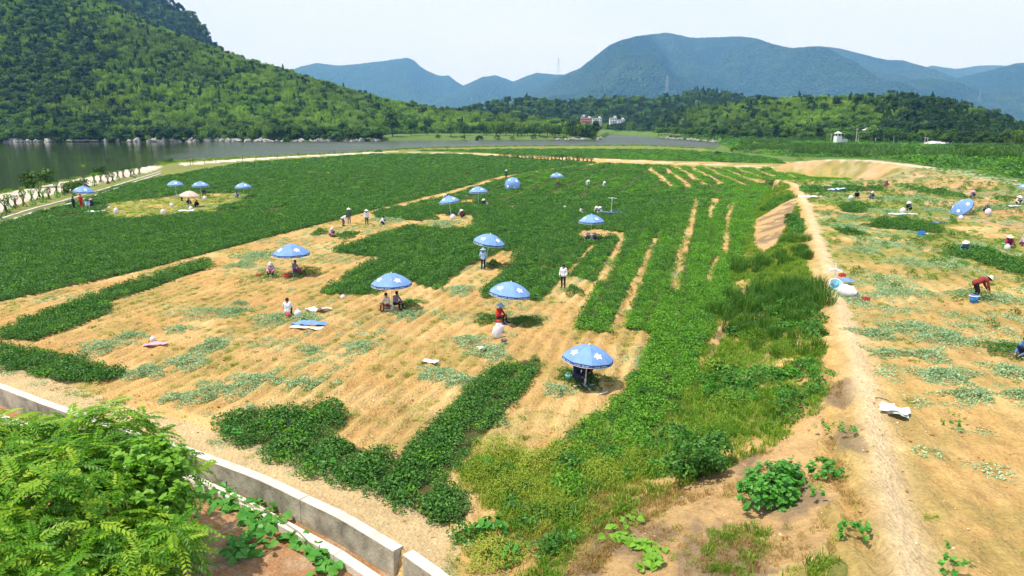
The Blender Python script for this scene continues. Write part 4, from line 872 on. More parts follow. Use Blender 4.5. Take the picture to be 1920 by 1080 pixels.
# ------------------------------------------------------------------ houses, tower, poles, pylons
M['white'] = plain('white_paint', (.78, .77, .74), .6, .06, 3); M['pink'] = plain('red_wall', (.55, .13, .12), .8, .15, 1); M['roofg'] = plain('grey_roof', (.55, .52, .50), .8, .2, 1)
M['glass'] = plain('dark_glass', (.03, .04, .05), .15, spec=.6); M['conc'] = plain('concrete_pole', (.55, .54, .50), .8, .1, 4); M['steel'] = plain('galvanised_steel', (.48, .50, .52), .45, metal=.4)
def house(px, py, dist, wd, dp, st, matw, lab, name='village_house', tower=0, rz=0.0):
    x, y, z = at(px, dist, py); o = empty(name, (x, y, z), rz, lab, 'house'); o.scale = (.82,) * 3; hh = 3.2 * st
    link('wall', MB().box((0, 0, hh / 2), (wd, dp, hh)).mesh('wall', matw), o)
    rf = link('roof', MB().box((0, 0, hh + .16), (wd + .8, dp + .8, .3)).box((0, -dp / 2 - .3, hh + .6), (wd + .8, .12, .6)).mesh('roof', M['roofg']), o)
    link('stair_tower', MB().box((wd * .28, dp * .1, 0), (3.2, 3.2, 2.6)).mesh('stair_tower', M['white']), rf, loc=(0, 0, hh + 1.6))
    link('foundation', MB().box((0, 0, -3), (wd * .98, dp * .98, 6)).mesh('foundation', M['conc']), o)
    n = max(3, int(wd / 3.2)); wm = MB().box((0, 0, 0), (1.5, .10, 1.6)).mesh('window', M['white']); pm = MB().box((0, -.06, 0), (1.25, .04, 1.35)).mesh('pane', M['glass']); dm = MB().box((0, 0, 0), (wd * .9, 1.0, .18)).mesh('balcony', M['white'])
    for f_ in range(st):
        for i in range(n):
            w_ = link('window', wm, o, loc=((i + .5 - n / 2) * wd / n, -dp / 2 - .03, f_ * 3.2 + 1.7)); link('pane', pm, w_)
        if f_: link('balcony', dm, o, loc=(0, -dp / 2 - .5, f_ * 3.2 + .05))
    return o
house(1099, 231, 850, 15, 9, 2, M['pink'], 'red two-storey house above the trees at the river bend'); house(1119, 231, 862, 13, 9, 2, M['white'], 'long pale house joined behind the right end of the red house')
house(1149, 236, 800, 9, 8, 3, M['white'], 'white multi-storey house right of the red one'); house(1164, 234, 830, 9, 8, 2, M['white'], 'low white house to the right of the tall white house'); house(1093, 223, 900, 5, 5, 1, M['white'], 'small white rooftop building just above the red house')
for px, py, d_, wd, lab in [(1632, 255, 385, 7, 'grey hipped shed among bushes right of the white tower'), (1756, 276, 335, 11, 'long low pale shed beside the utility poles')]:
    x, y, z = at(px, d_, py); o = empty('shed', (x, y, z), 0, lab, 'shed'); link('wall', MB().box((0, 0, .9), (wd, 4, 4.2 if wd < 10 else 1.4)).mesh('wall', M['conc']), o)
    mb = MB(); h0 = 3.0 if wd < 10 else 1.6; mb.add([(-wd / 2 - .4, -2.4, h0), (wd / 2 + .4, -2.4, h0), (wd / 2 + .4, 2.4, h0), (-wd / 2 - .4, 2.4, h0), (-wd / 4, 0, h0 + 1.1), (wd / 4, 0, h0 + 1.1)], [(0, 1, 5, 4), (1, 2, 5), (2, 3, 4, 5), (3, 0, 4), (3, 2, 1, 0)]); link('roof', mb.mesh('roof', M['roofg']), o)
# little white tower
x, y, z = at(1570, 345, 266); tw = empty('pavilion', (x, y, z), .2, 'small white two-tier tower with an open top below the wooded hill', 'tower'); tw.scale = (.85,) * 3
link('wall', MB().box((0, 0, 1.4), (3.0, 3.0, 3.2)).mesh('wall', M['white']), tw); link('annex', MB().box((3.6, .4, .7), (4.2, 2.4, 1.6)).mesh('annex', M['conc']), tw)
pm = MB().box((0, 0, 0), (.28, .28, 1.5)).mesh('pillar', M['white'])
for i in (-1, 1):
    for j in (-1, 1): link('pillar', pm, tw, loc=(i * 1.05, j * 1.05, 3.75))
rfm = MB(); rfm.add([(-1.7, -1.7, 4.5), (1.7, -1.7, 4.5), (1.7, 1.7, 4.5), (-1.7, 1.7, 4.5), (0, 0, 5.7)], [(0, 1, 4), (1, 2, 4), (2, 3, 4), (3, 0, 4), (3, 2, 1, 0)]); link('roof', rfm.mesh('roof', M['roofg']), tw)
for i, (px, yb, yt, d_, lab) in enumerate([(1297, 237, 229, 560, 'far small pole at the river hedge'), (1346, 236, 228, 540, 'far pole above the hedge-like tree row'), (1494, 258, 243, 420, 'pole pair post left of the white tower'), (1497, 258, 245, 425, 'second slim post beside the pole left of the white tower'), (1558, 262, 250, 380, 'short pole touching the left side of the white tower'),
                              (1605, 264, 241, 365, 'tallest pale pole right of the white tower'), (1609, 264, 247, 366, 'shorter pole right behind the tallest pale pole'), (1642, 258, 248, 380, 'short pole near the grey shed'), (1675, 268, 253, 345, 'single pole among bushes right of the grey shed'), (1733, 272, 256, 335, 'left pole of the close pair near the low pale shed'), (1738, 273, 257, 333, 'right pole of the close pair near the low pale shed'),
                              (1748, 271, 262, 336, 'short pole just right of the close pair'), (1819, 277, 261, 318, 'pole with a crossarm standing alone in front of the dark wood'), (1885, 280, 269, 306, 'short pole left of the rightmost pole'), (1900, 280, 263, 304, 'rightmost pole in front of the dark wood')]):
    x, y, z = at(px, d_, yb); hh = (yb - yt) * d_ / F * 1.03; o = empty('utility_pole', (x, y, z - .4), .3, lab, 'pole')
    link('pole', MB().tube([(0, 0, -1), (0, 0, hh)], [.20, .14], 8).mesh('pole', M['conc']), o); link('crossarm', MB().box((0, 0, hh - .5), (1.5, .14, .14)).mesh('crossarm', M['steel']), o)
    im = MB().lathe([(.001, 0), (.07, .02), (.07, .2), (.001, .24)], 8).mesh('insulator', M['white'])
    for q in (-.6, .6): link('insulator', im, o, loc=(q, 0, hh - .43))
def pylon(px, py, dist, hh, lab):
    x, y, z = at(px, dist, py); mb = MB(); hw = hh * .09
    def wz(z_): return hw * (1 - z_ / hh) ** 1.1 + hh * .012
    for i, j in ((-1, -1), (1, -1), (1, 1), (-1, 1)): mb.tube([(i * wz(q), j * wz(q), q) for q in (0, hh * .35, hh * .7, hh)], hh * .004, 4)
    for q in range(8):
        a, c = q * hh / 8, (q + 1) * hh / 8
        for s_ in (-1, 1): mb.tube([(-wz(a), s_ * wz(a), a), (wz(c), s_ * wz(c), c)], hh * .0028, 4); mb.tube([(wz(a), s_ * wz(a), a), (-wz(c), s_ * wz(c), c)], hh * .0028, 4)
    o = empty('pylon', (x, y, z), .4, lab, 'pylon'); link('lattice', mb.mesh('lattice', M['steel']), o)
    for q in (.72, .84, .95): link('crossarm', MB().tube([(-hh * .14, 0, hh * q), (0, 0, hh * (q + .02)), (hh * .14, 0, hh * q)], hh * .004, 4).mesh('crossarm', M['steel']), o)
pylon(1250, 176, 2650, 62, 'tall lattice power pylon at the foot of the blue mountain'); pylon(1047, 137, 5900, 115, 'faint pylon on the saddle left of the big mountain'); pylon(1836, 190, 2900, 40, 'small pylon on the slope above the dark wood at the right')

# ------------------------------------------------------------------ concrete ditch
M['wallc'] = plain('stained_concrete', (.50, .46, .38), .9, .22, 1.6, .35, bscale=14); M['stain_shade'] = plain('mossy_shaded_concrete', (.31, .28, .21), .95, .6, 1.3, .4, bscale=12); M['wallt'] = plain('pale_concrete', (.62, .56, .46), .9, .12, 3, .3, bscale=20)
def wall_from(line, ztop, zbot, th, name, lab, pitch_, m1, side=-1):
    o = empty(name, (line[0][0], line[0][1], 0), 0, lab, 'wall'); L0 = np.array([line[0][0], line[0][1]]); seg = np.diff(line, axis=0); sl = np.hypot(*seg.T); cum = np.concatenate([[0], np.cumsum(sl)]); tot = cum[-1]; s = 0.0; k = 0
    P = lambda q: np.array([np.interp(q, cum, line[:, 0]), np.interp(q, cum, line[:, 1])])
    while s < tot - .3:
        e = min(s + pitch_, tot); a, c = s + .012, e - .012; V = []; Fc = []; st = np.linspace(a, c, 7)
        for q in st:
            p = P(q); d = P(min(q + .3, tot)) - P(max(q - .3, 0)); d /= np.linalg.norm(d); n_ = np.array([-d[1], d[0]]) * side; p = p - L0; dz = .012 * math.sin(q * 1.3)
            V += [(*(p), ztop - .02 + dz), (*(p + n_ * .02), ztop + dz), (*(p + n_ * (th - .02)), ztop + dz), (*(p + n_ * th), ztop - .02 + dz), (*(p + n_ * (th + .02)), zbot), (*p, zbot)]
        for i in range(6):
            for j in range(6): Fc.append((i * 6 + j, i * 6 + (j + 1) % 6, i * 6 + 6 + (j + 1) % 6, i * 6 + 6 + j))
        Fc += [tuple(range(6)), tuple(36 + j for j in (5, 4, 3, 2, 1, 0))]
        ms_ = MB().add(V, Fc).mesh('wall_segment', m1)
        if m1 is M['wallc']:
            ms_.materials.append(M['stain_shade'])
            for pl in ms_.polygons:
                if abs(pl.normal.z) < .5: pl.material_index = 1  # upright faces: moss and stains, plus shade painted in as a darker tone
        link('wall_segment', ms_, o); s = e; k += 1
    return o
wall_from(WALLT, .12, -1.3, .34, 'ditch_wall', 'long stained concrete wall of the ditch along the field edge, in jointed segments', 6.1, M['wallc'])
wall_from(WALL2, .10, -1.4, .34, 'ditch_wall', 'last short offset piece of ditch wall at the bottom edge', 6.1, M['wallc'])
KERB = np.array([G(a, b_, -.47) for a, b_ in [(-420, 640), (0, 775), (200, 838), (364, 888), (470, 938), (560, 986), (640, 1030), (730, 1088), (800, 1140)]])
wall_from(KERB, -.47, -1.2, .30, 'ditch_kerb', 'lower pale concrete kerb on the outer side of the ditch', 4.0, M['wallt'])
K1 = GL([(-200, 470), (0, 421), (60, 400), (120, 386), (200, 360), (300, 326)]); K2 = GL([(-200, 462), (0, 412), (60, 393), (110, 380), (200, 354), (302, 322)])
wall_from(K1, .16, -.3, .30, 'field_kerb', 'pale concrete kerb between the left field and the lakeside verge', 5.0, M['wallt']); wall_from(K2, .18, -.3, .25, 'field_kerb', 'second thin kerb running parallel nearer the lake', 5.0, M['wallt'])
# ------------------------------------------------------------------ parasols
def clothmat(name, col, trans=.22, rough=.7):
    m, t, b = newmat(name); b.inputs['Roughness'].default_value = rough; b.inputs['Base Color'].default_value = (*col, 1)
    c = N(t, 'ShaderNodeTexCoord'); n = N(t, 'ShaderNodeTexNoise', Scale=2.5, Detail=4.0); oi = N(t, 'ShaderNodeObjectInfo'); va = N(t, 'ShaderNodeVectorMath', operation='ADD'); t.links.new(c.outputs['Object'], va.inputs[0]); t.links.new(oi.outputs['Random'], va.inputs[1]); t.links.new(va.outputs[0], n.inputs['Vector'])
    v = N(t, 'ShaderNodeVectorMath', operation='SCALE'); v.inputs[0].default_value = col; t.links.new(mul(t, rng(t, n.outputs['Fac'], .3, .7, .84, 1.12), rng(t, oi.outputs['Random'], 0, 1, .93, 1.07)), v.inputs['Scale']); t.links.new(v.outputs[0], b.inputs['Base Color'])
    tr = N(t, 'ShaderNodeBsdfTranslucent'); t.links.new(v.outputs[0], tr.inputs['Color']); ms = N(t, 'ShaderNodeMixShader'); ms.inputs[0].default_value = trans
    out = [q for q in t.nodes if q.type == 'OUTPUT_MATERIAL'][0]; t.links.new(b.outputs[0], ms.inputs[1]); t.links.new(tr.outputs[0], ms.inputs[2]); t.links.new(ms.outputs[0], out.inputs[0])
    return m
M['ublue'] = clothmat('blue_parasol_cloth', (.19, .35, .66)); M['unavy'] = clothmat('dark_blue_valance', (.03, .09, .30), .1); M['uwhite'] = clothmat('white_print', (.85, .85, .86), .1); M['upink'] = clothmat('faded_pink_cloth', (.72, .50, .40))
UR = 1.2; NP = 8
def usurf(r, a):
    """canopy height and radius at ring r (0..1), angle a"""
    k = (a / (2 * math.pi) * NP) % 1; sag = math.sin(k * math.pi); rr = r * UR * (1 - .045 * sag * r)
    return (rr * math.cos(a), rr * math.sin(a), .60 * (1 - r ** 1.85) - .05 * sag * r * (1 - r) * 2)
PANEL = []
V = []; Fp = []; a0 = 2 * math.pi / NP
for i in range(7):
    for j in range(7): V.append(usurf(i / 6, a0 * j / 6 * .9999))
for i in range(6):
    for j in range(6): Fp.append((i * 7 + j, (i + 1) * 7 + j, (i + 1) * 7 + j + 1, i * 7 + j + 1))
PNL = {k: MB().add(V, Fp).mesh('canopy_panel', M[m_], True) for k, m_ in (('b', 'ublue'), ('p', 'upink'))}
def valance(mat):
    V = []; Fv = []
    for j in range(9):
        a = a0 * j / 8 * .9999; x, y, z = usurf(1.0, a); d = .13 + .035 * math.sin(j / 8 * math.pi); f_ = 1.012
        V += [(x * 1.001, y * 1.001, z + .002), (x * f_, y * f_, z - d)]
    for j in range(8): Fv.append((2 * j, 2 * j + 1, 2 * j + 3, 2 * j + 2))
    return MB().add(V, Fv).mesh('valance', mat)
VAL_ = {'b': valance(M['unavy']), 'p': valance(M['upink'])}
def letters(seed):
    r_ = random.Random(seed); mb = MB(); n = 11                   # worn white lettering, unreadable even in the photograph: short broken strokes; plus a white hem
    def vp(u, w_):
        j = u * 8; a = a0 * u * .9999; x, y, z = usurf(1.0, a); d = .13 + .035 * math.sin(u * math.pi); f_ = 1.016 + .001 * w_; return (x * f_, y * f_, z - d * w_)
    for i in range(n):
        if i in (5,): continue
        u = .14 + i * .066; w_ = .032
        for q in range(r_.choice((1, 2, 2))):
            t0 = r_.choice((.30, .34)); t1 = r_.choice((.62, .66)); uu = u + q * .028
            mb.add([vp(uu, t0), vp(uu + .016, t0), vp(uu + .016, t1), vp(uu, t1)], [(0, 3, 2, 1)])
        tt = r_.choice((.3, .46, .6)); mb.add([vp(u, tt), vp(u + w_, tt), vp(u + w_, tt + .09), vp(u, tt + .09)], [(0, 3, 2, 1)])
    for j in range(8):
        mb.add([vp(j / 8, .86), vp((j + 1) / 8, .86), vp((j + 1) / 8, 1.02), vp(j / 8, 1.02)], [(0, 3, 2, 1)])
    return mb.mesh('lettering', M['uwhite'])
LET = [letters(k) for k in range(3)]
def emblem():
    """white winged patch printed on alternate panels"""
    mb = MB(); out = [(-.30, -.02), (-.14, .10), (-.10, .26), (.02, .12), (.10, .30), (.16, .10), (.34, .10), (.22, -.04), (.20, -.20), (.02, -.12), (-.12, -.20), (-.12, -.06)]
    def q(x, y): x_, y_, z_ = usurf(.68 - y * .62, a0 * (.5 + x * 1.2)); return (x_ * 1.002, y_ * 1.002, z_ + .012)
    V = [q(0.02, .02)]; 
    for s_ in (.5, 1.0): V += [q(.02 + (x - .02) * s_, .02 + (y - .02) * s_) for x, y in out]
    n = len(out); Fe = [(0, 1 + i, 1 + (i + 1) % n) for i in range(n)] + [(1 + i, 1 + n + i, 1 + n + (i + 1) % n, 1 + (i + 1) % n) for i in range(n)]
    return mb.add(V, Fe).mesh('emblem', M['uwhite'], True)
EMB = emblem()
RIB = MB().tube([Vector(usurf(r, 0.00001)) - Vector((0, 0, .018)) for r in (0, .25, .5, .75, 1.0)], .009, 5).mesh('rib', M['steel'])
STR = MB().tube([(0, 0, -.18), Vector(usurf(.55, 0.00001)) - Vector((0, 0, .03))], .007, 5).mesh('strut', M['steel'])
FIN = MB().lathe([(.001, .68), (.03, .66), (.045, .61), (.02, .59)], 10).mesh('finial', M['uwhite'])
HUB = MB().lathe([(.03, -.22), (.05, -.20), (.05, -.14), (.03, -.12)], 10).mesh('hub', M['white'])
FOOT = MB().box((.26, 0, .025), (.50, .06, .05)).mesh('foot', M['white']); SOCK = MB().lathe([(.04, 0), (.05, .02), (.05, .35), (.035, .36)], 10).mesh('socket', M['white'])
def parasol(base, h, wpx=None, label='', tilt=(0, 0, 0), rz=0.0, k='b', scale=1.0, foot=True, polelen=None, cat='umbrella', grp='blue parasols shading the pickers'):
    o = empty('parasol', tuple(base), 0, label, cat, grp if k == 'b' else None); o.rotation_euler = tilt
    cz = h - .2; pl = polelen or h
    c = bpy.data.objects
    link('pole', MB().tube([(0, 0, 0), (0, 0, cz + .60 * scale)], .022, 8).mesh('pole', M['white']), o)
    if foot:
        for q in range(4): link('foot', FOOT, o, rot=(0, 0, q * math.pi / 2 + .4))
        link('socket', SOCK, o)
    for q in range(NP):
        r_ = rz + q * a0; L_ = (0, 0, cz); S_ = (scale,) * 3
        p = link('canopy_panel', PNL[k], o, L_, (0, 0, r_), S_); v = link('valance', VAL_[k], o, L_, (0, 0, r_), S_); ri = link('rib', RIB, o, L_, (0, 0, r_), S_); link('strut', STR, ri)
        if k == 'b':
            link('lettering', LET[q % 3], v)
            if q % 2 == 0: link('emblem', EMB, p)
    link('finial', FIN, o, (0, 0, cz), None, (scale,) * 3); link('hub', HUB, o, (0, 0, cz), None, (scale,) * 3)
    return o
def umb(cpx, bpx, w, h, label, **kw):
    """stand a parasol at its foot pixel, sized by its width in the photograph"""
    b_ = onT(*bpx); d = math.hypot(b_.y * CP, (H - b_.z) * SP) ; t_ = b_.y * CP + (H - b_.z - h) * SP; sc_ = w * t_ / F / (2 * UR)
    off = (cpx[0] - bpx[0]) * t_ / F
    tl = kw.pop('tilt', (0, 0, 0))
    if abs(off) > .12 and tl == (0, 0, 0): tl = (0, math.atan2(off, h), 0)
    return parasol(b_, h, label=label, scale=sc_, tilt=tl, **kw)
umb((1102, 670), (1096, 724), 97, 1.5, 'nearest and largest blue parasol, casting dark shade over two pickers', rz=.05)
umb((957, 543), (949, 606), 79, 2.0, 'blue parasol above the red-shirted picker and the white sacks', rz=.3)
umb((733, 533), (736, 581), 76, 1.85, 'blue parasol at the near edge of the dark plots, third largest', rz=.2)
umb((549, 475), (549, 516), 68, 1.85, 'blue parasol over two pink-clad pickers at the left of the harvested ground', rz=.35)
umb((917, 451), (910, 500), 60, 2.2, 'blue parasol leaning right over the person in the notch of the plots', rz=.5, tilt=(.05, .16, 0))
umb((1110, 411), (1108, 452), 49, 2.1, 'blue parasol behind the two grey-clad crouching pickers', rz=.1)
umb((844, 374), (846, 404), 40, 1.9, 'blue parasol beside the upturned hat behind it, left one of the middle pair', rz=.4, tilt=(0, -.12, 0))
umb((896, 354), (897, 384), 36, 2.0, 'blue parasol left of the round tilted one, right one of the middle pair', rz=.2)
umb((1045, 328), (1044, 349), 26, 1.9, 'farthest small blue parasol in the middle of the green field', rz=.1)
umb((161, 358), (158, 385), 37, 2.1, 'leftmost blue parasol above the tall red-clad worker', rz=.3)
umb((331, 346), (331, 369), 30, 2.0, 'left of the three far blue parasols around the clearing', rz=.1)
umb((377, 347), (378, 371), 31, 2.0, 'middle of the three far blue parasols around the clearing', rz=.5)
umb((457, 350), (458, 371), 31, 1.8, 'right one of the far parasols, alone at the clearing end', rz=.3)
umb((358, 367), (356, 388), 35, 1.7, 'faded pink beige parasol in the clearing', rz=.3, k='p')
b_ = onT(962, 356); parasol(b_ + Vector((0, 0, .55)), 1.1, label='round blue parasol tipped over towards the viewer so its whole top shows', tilt=(math.radians(62), 0, -.15), rz=.2, scale=1.05, foot=False)
b_ = onT(1147, 402); parasol(b_ + Vector((0, 0, 2.0)), 1.95, label='upside-down blue parasol in the plots with its pole and cross foot in the air', tilt=(math.pi, .05, 0), rz=.2, scale=1.1)
b_ = onT(1568, 533); o = empty('parasol', (b_.x, b_.y, b_.z), 0, 'collapsed blue parasol on the terrace ridge with its white cross foot sticking up', 'umbrella', 'blue parasols shading the pickers')
link('pole', MB().tube([(0, 0, 0), (-.10, .1, 1.3)], .03, 8).mesh('pole', M['white']), o)
for q in range(4): link('foot', FOOT, o, (-.07, .07, .85), (0, .12, q * math.pi / 2 + .35))
q_ = [(0.1, .5), (.5, .75), (1.2, .65), (1.35, .45), (.9, .3), (.3, .3)]; MBc = MB(); MBc.add([(x, y, .06) for x, y in q_] + [(.35, .5, .22), (.95, .52, .26)], [(0, 1, 6), (1, 2, 7), (1, 7, 6), (2, 3, 7), (3, 4, 7), (4, 6, 7), (4, 5, 6), (5, 0, 6)]); link('canopy', MBc.mesh('canopy', M['ublue']), o)
b_ = onT(1800, 402); parasol(b_ + Vector((.9, .3, .0)), 1.25, label='tilted blue parasol resting on its edge as a wind shield on the terrace', tilt=(math.radians(6), math.radians(-47), .1), rz=.1, scale=.95, foot=False)
umb((1917, 365), (1918, 380), 26, 1.8, 'blue parasol cut by the right edge of the picture', rz=.1)
LATE = [(1571, 360)]

# ------------------------------------------------------------------ people
M['skin'] = plain('skin', (.36, .20, .12), .6); M['hair'] = plain('black_hair', (.012, .010, .010), .5); M['eye'] = plain('eye', (.02, .015, .01), .3)
CL = {'white': (.72, .72, .72), 'red': (.55, .02, .02), 'darkred': (.22, .03, .025), 'pink': (.62, .30, .40), 'black': (.015, .015, .02), 'grey': (.13, .13, .14), 'green': (.06, .12, .08), 'teal': (.08, .20, .26), 'crimson': (.32, .03, .10), 'blue': (.06, .16, .42), 'lightblue': (.35, .50, .68), 'navy': (.02, .03, .08), 'cream': (.66, .60, .46), 'purple': (.26, .18, .28), 'yellow': (.66, .66, .30)}
MC = {k: plain('cloth_' + k, v, .85, .08, 14, .3) for k, v in CL.items()}; M['straw'] = plain('straw_hat', (.62, .52, .33), .85, .12, 30, .3); M['redpl'] = plain('red_plastic', (.62, .05, .05), .45); M['bluepl'] = plain('blue_plastic', (.04, .22, .62), .4); M['palebl'] = plain('pale_blue_plastic', (.28, .58, .72), .4); M['greenpl'] = plain('green_plastic', (.12, .62, .06), .4); M['whitepl'] = plain('white_plastic', (.75, .77, .80), .4)
POSES = {
 'stand': dict(pel=(0, 0, .88), ch=(0, .01, 1.22), nk=(0, 0, 1.40), hd=(0, -.03, 1.54), sh=(.17, .01, 1.34), el=(.24, .0, 1.08), ha=(.22, -.15, .90), hp=(.09, 0, .86), kn=(.10, -.03, .48), an=(.11, .02, .09), to=(.12, -.14, .04)),
 'bend': dict(pel=(0, .18, .84), ch=(0, -.16, 1.02), nk=(0, -.32, 1.05), hd=(0, -.44, 1.06), sh=(.17, -.24, 1.04), el=(.21, -.30, .76), ha=(.14, -.42, .52), hp=(.09, .16, .82), kn=(.11, .02, .45), an=(.12, .10, .09), to=(.13, -.07, .04)),
 'crouch': dict(pel=(0, .14, .24), ch=(0, -.03, .56), nk=(0, -.12, .72), hd=(0, -.20, .83), sh=(.17, -.07, .66), el=(.27, -.20, .42), ha=(.13, -.44, .25), hp=(.10, .10, .25), kn=(.20, -.27, .50), an=(.15, -.06, .10), to=(.17, -.22, .04)),
 'sit': dict(pel=(0, .05, .34), ch=(0, .0, .68), nk=(0, -.04, .86), hd=(0, -.10, .99), sh=(.17, -.0, .80), el=(.25, -.12, .56), ha=(.12, -.38, .44), hp=(.10, .02, .33), kn=(.17, -.36, .44), an=(.15, -.38, .10), to=(.16, -.54, .04))}
def cap(bm, a, ra, c, rc):
    a, c = Vector(a), Vector(c); d = c - a; L_ = d.length
    if L_ > 1e-4:
        q = d.to_track_quat('Z', 'Y').to_matrix().to_4x4(); bmesh.ops.create_cone(bm, cap_ends=True, segments=12, radius1=ra, radius2=rc, depth=L_, matrix=Matrix.Translation((a + c) / 2) @ q)
    for p, r in ((a, ra), (c, rc)): bmesh.ops.create_icosphere(bm, subdivisions=2, radius=r, matrix=Matrix.Translation(p))
DG = bpy.context.evaluated_depsgraph_get
def body_set(pose):
    J = POSES[pose]; bm = bmesh.new(); mir = lambda p, s: (p[0] * s, p[1], p[2]); regs = []
    def limb(r, a, ra, c, rc): cap(bm, a, ra, c, rc); regs.append((r, Vector(a), Vector(c)))
    pel, ch, nk, hd = map(Vector, (J['pel'], J['ch'], J['nk'], J['hd']))
    mid = (pel + ch) / 2
    for s in (-1, 1):
        o_ = Vector((.055 * s, 0, 0)); limb('torso', pel + o_, .115, mid + o_, .10); limb('torso', mid + o_, .10, ch + o_ * 1.3, .115)
        limb('torso', ch + o_, .10, Vector(mir(J['sh'], s)) * .8 + nk * .2, .062)
        sh, el, ha, hp, kn, an, to = [Vector(mir(J[k_], s)) for k_ in ('sh', 'el', 'ha', 'hp', 'kn', 'an', 'to')]
        limb('arm', sh, .055, el, .042); limb('arm', el, .042, ha, .028); limb('leg', hp, .088, kn, .060); limb('leg', kn, .060, an, .040); limb('foot', an, .042, to, .034)
        d = (ha - el).normalized(); palm = ha + d * .07; limb('hand', ha, .026, palm, .030); sd = Vector((1, 0, 0)) * s; sd = (sd - d * sd.dot(d)).normalized(); dn = d.cross(sd)
        for q in range(4):
            b0 = palm + sd * (.020 - q * .0135) ; m_ = b0 + d * (.034 + .006 * (q in (1, 2))); e_ = m_ + d * .020 + dn * s * -.018; limb('hand', b0, .0092, m_, .0088); limb('hand', m_, .0088, e_, .0075)
        tb = ha + d * .02 + sd * -.026; limb('hand', tb, .011, tb + d * .03 - sd * .02, .010); limb('hand', tb + d * .03 - sd * .02, .010, tb + d * .055 - sd * .022, .008)
        limb('head', hd + Vector((.082 * s, .015, 0)), .017, hd + Vector((.085 * s, .02, .02)), .015)
    limb('head', nk - Vector((0, -.01, .04)), .052, hd - Vector((0, -.01, .06)), .048); limb('head', hd + Vector((0, .02, .025)), .088, hd + Vector((0, -.015, -.035)), .072)
    limb('head', hd + Vector((0, -.085, .0)), .012, hd + Vector((0, -.098, -.022)), .014); limb('head', hd + Vector((-.02, -.08, -.055)), .010, hd + Vector((.02, -.08, -.055)), .010); limb('head', hd + Vector((0, -.05, -.085)), .03, hd + Vector((0, -.03, -.08)), .03)
    me = bpy.data.meshes.new('body_raw'); bm.to_mesh(me); bm.free(); o = bpy.data.objects.new('body_raw', me); COL.objects.link(o)
    md = o.modifiers.new('r', 'REMESH'); md.mode = 'VOXEL'; md.voxel_size = .0135; sm = o.modifiers.new('s', 'SMOOTH'); sm.iterations = 2
    bpy.context.view_layer.update(); res = bpy.data.meshes.new_from_object(o.evaluated_get(DG())); bpy.data.objects.remove(o); bpy.data.meshes.remove(me)
    res.name = 'body_' + pose; res.materials.clear(); res.materials.append(M['skin'])
    n = len(res.vertices); co = np.empty(n * 3, np.float32); res.vertices.foreach_get('co', co); co = co.reshape(-1, 3); no = np.empty(n * 3, np.float32); res.vertices.foreach_get('normal', no); no = no.reshape(-1, 3)
    bd = np.full(n, 9.0); br = np.zeros(n, int); names = ['torso', 'arm', 'hand', 'leg', 'foot', 'head']
    for r, a, c in regs:
        a = np.array(a); d = np.array(c) - a; t_ = np.clip(((co - a) @ d) / (d @ d + 1e-9), 0, 1); q = np.linalg.norm(co - a - t_[:, None] * d, axis=1) - (.02 if r in ('torso',) else 0)
        m_ = q < bd; bd[m_] = q[m_]; br[m_] = names.index(r)
    fc = np.empty(len(res.polygons) * 4, np.int32); ok = all(p.loop_total == 4 for p in res.polygons); res.polygons.foreach_get('vertices', fc) if ok else None
    fc = fc.reshape(-1, 4); fr = br[fc]
    def cloth(nm, keep_, inf):
        f_ = fc[np.all(np.isin(fr, [names.index(x) for x in keep_]), axis=1)]; ids = np.unique(f_); mp_ = np.zeros(n, int); mp_[ids] = np.arange(len(ids))
        w_ = inf * (1 + .35 * np.sin(co[ids, 2] * 38 + co[ids, 0] * 22) * np.cos(co[ids, 1] * 30)); return mesh_np(nm, co[ids] + no[ids] * w_[:, None], mp_[f_], [MC['white']], True)
    res.polygons.foreach_set('use_smooth', [True] * len(res.polygons))
    return dict(body=res, shirt=cloth('shirt', ['torso', 'arm'], .016), trousers=cloth('trousers', ['torso', 'leg'], .010), shoes=cloth('shoes', ['foot'], .010), hd=hd)
BS = {k: body_set(k) for k in POSES}
HATM = {'cone': MB().lathe([(.001, .17), (.04, .155), (.12, .08), (.24, -.01), (.25, -.02), (.12, .06), (.03, .13)], 18).mesh('hat', M['straw'], True),
        'brim': MB().lathe([(.001, .13), (.06, .125), (.095, .09), (.105, .02), (.17, .0), (.235, -.03), (.23, -.04), (.16, -.01), (.10, .0)], 18, wob=.03).mesh('hat', M['straw'], True),
        'scarf': MB().lathe([(.001, .115), (.06, .108), (.105, .05), (.118, -.02), (.135, -.08), (.16, -.14), (.15, -.145)], 16, wob=.03).mesh('headscarf', MC['pink'], True)}
HAIRM = MB().lathe([(.001, .125), (.05, .118), (.092, .075), (.102, .02), (.098, -.03), (.09, -.06)], 14, c=(0, .022, 0)).mesh('hair', M['hair'], True)
EYEM = MB().lathe([(.001, .009), (.009, 0), (.001, -.009)], 8).mesh('eye', M['eye'], True)
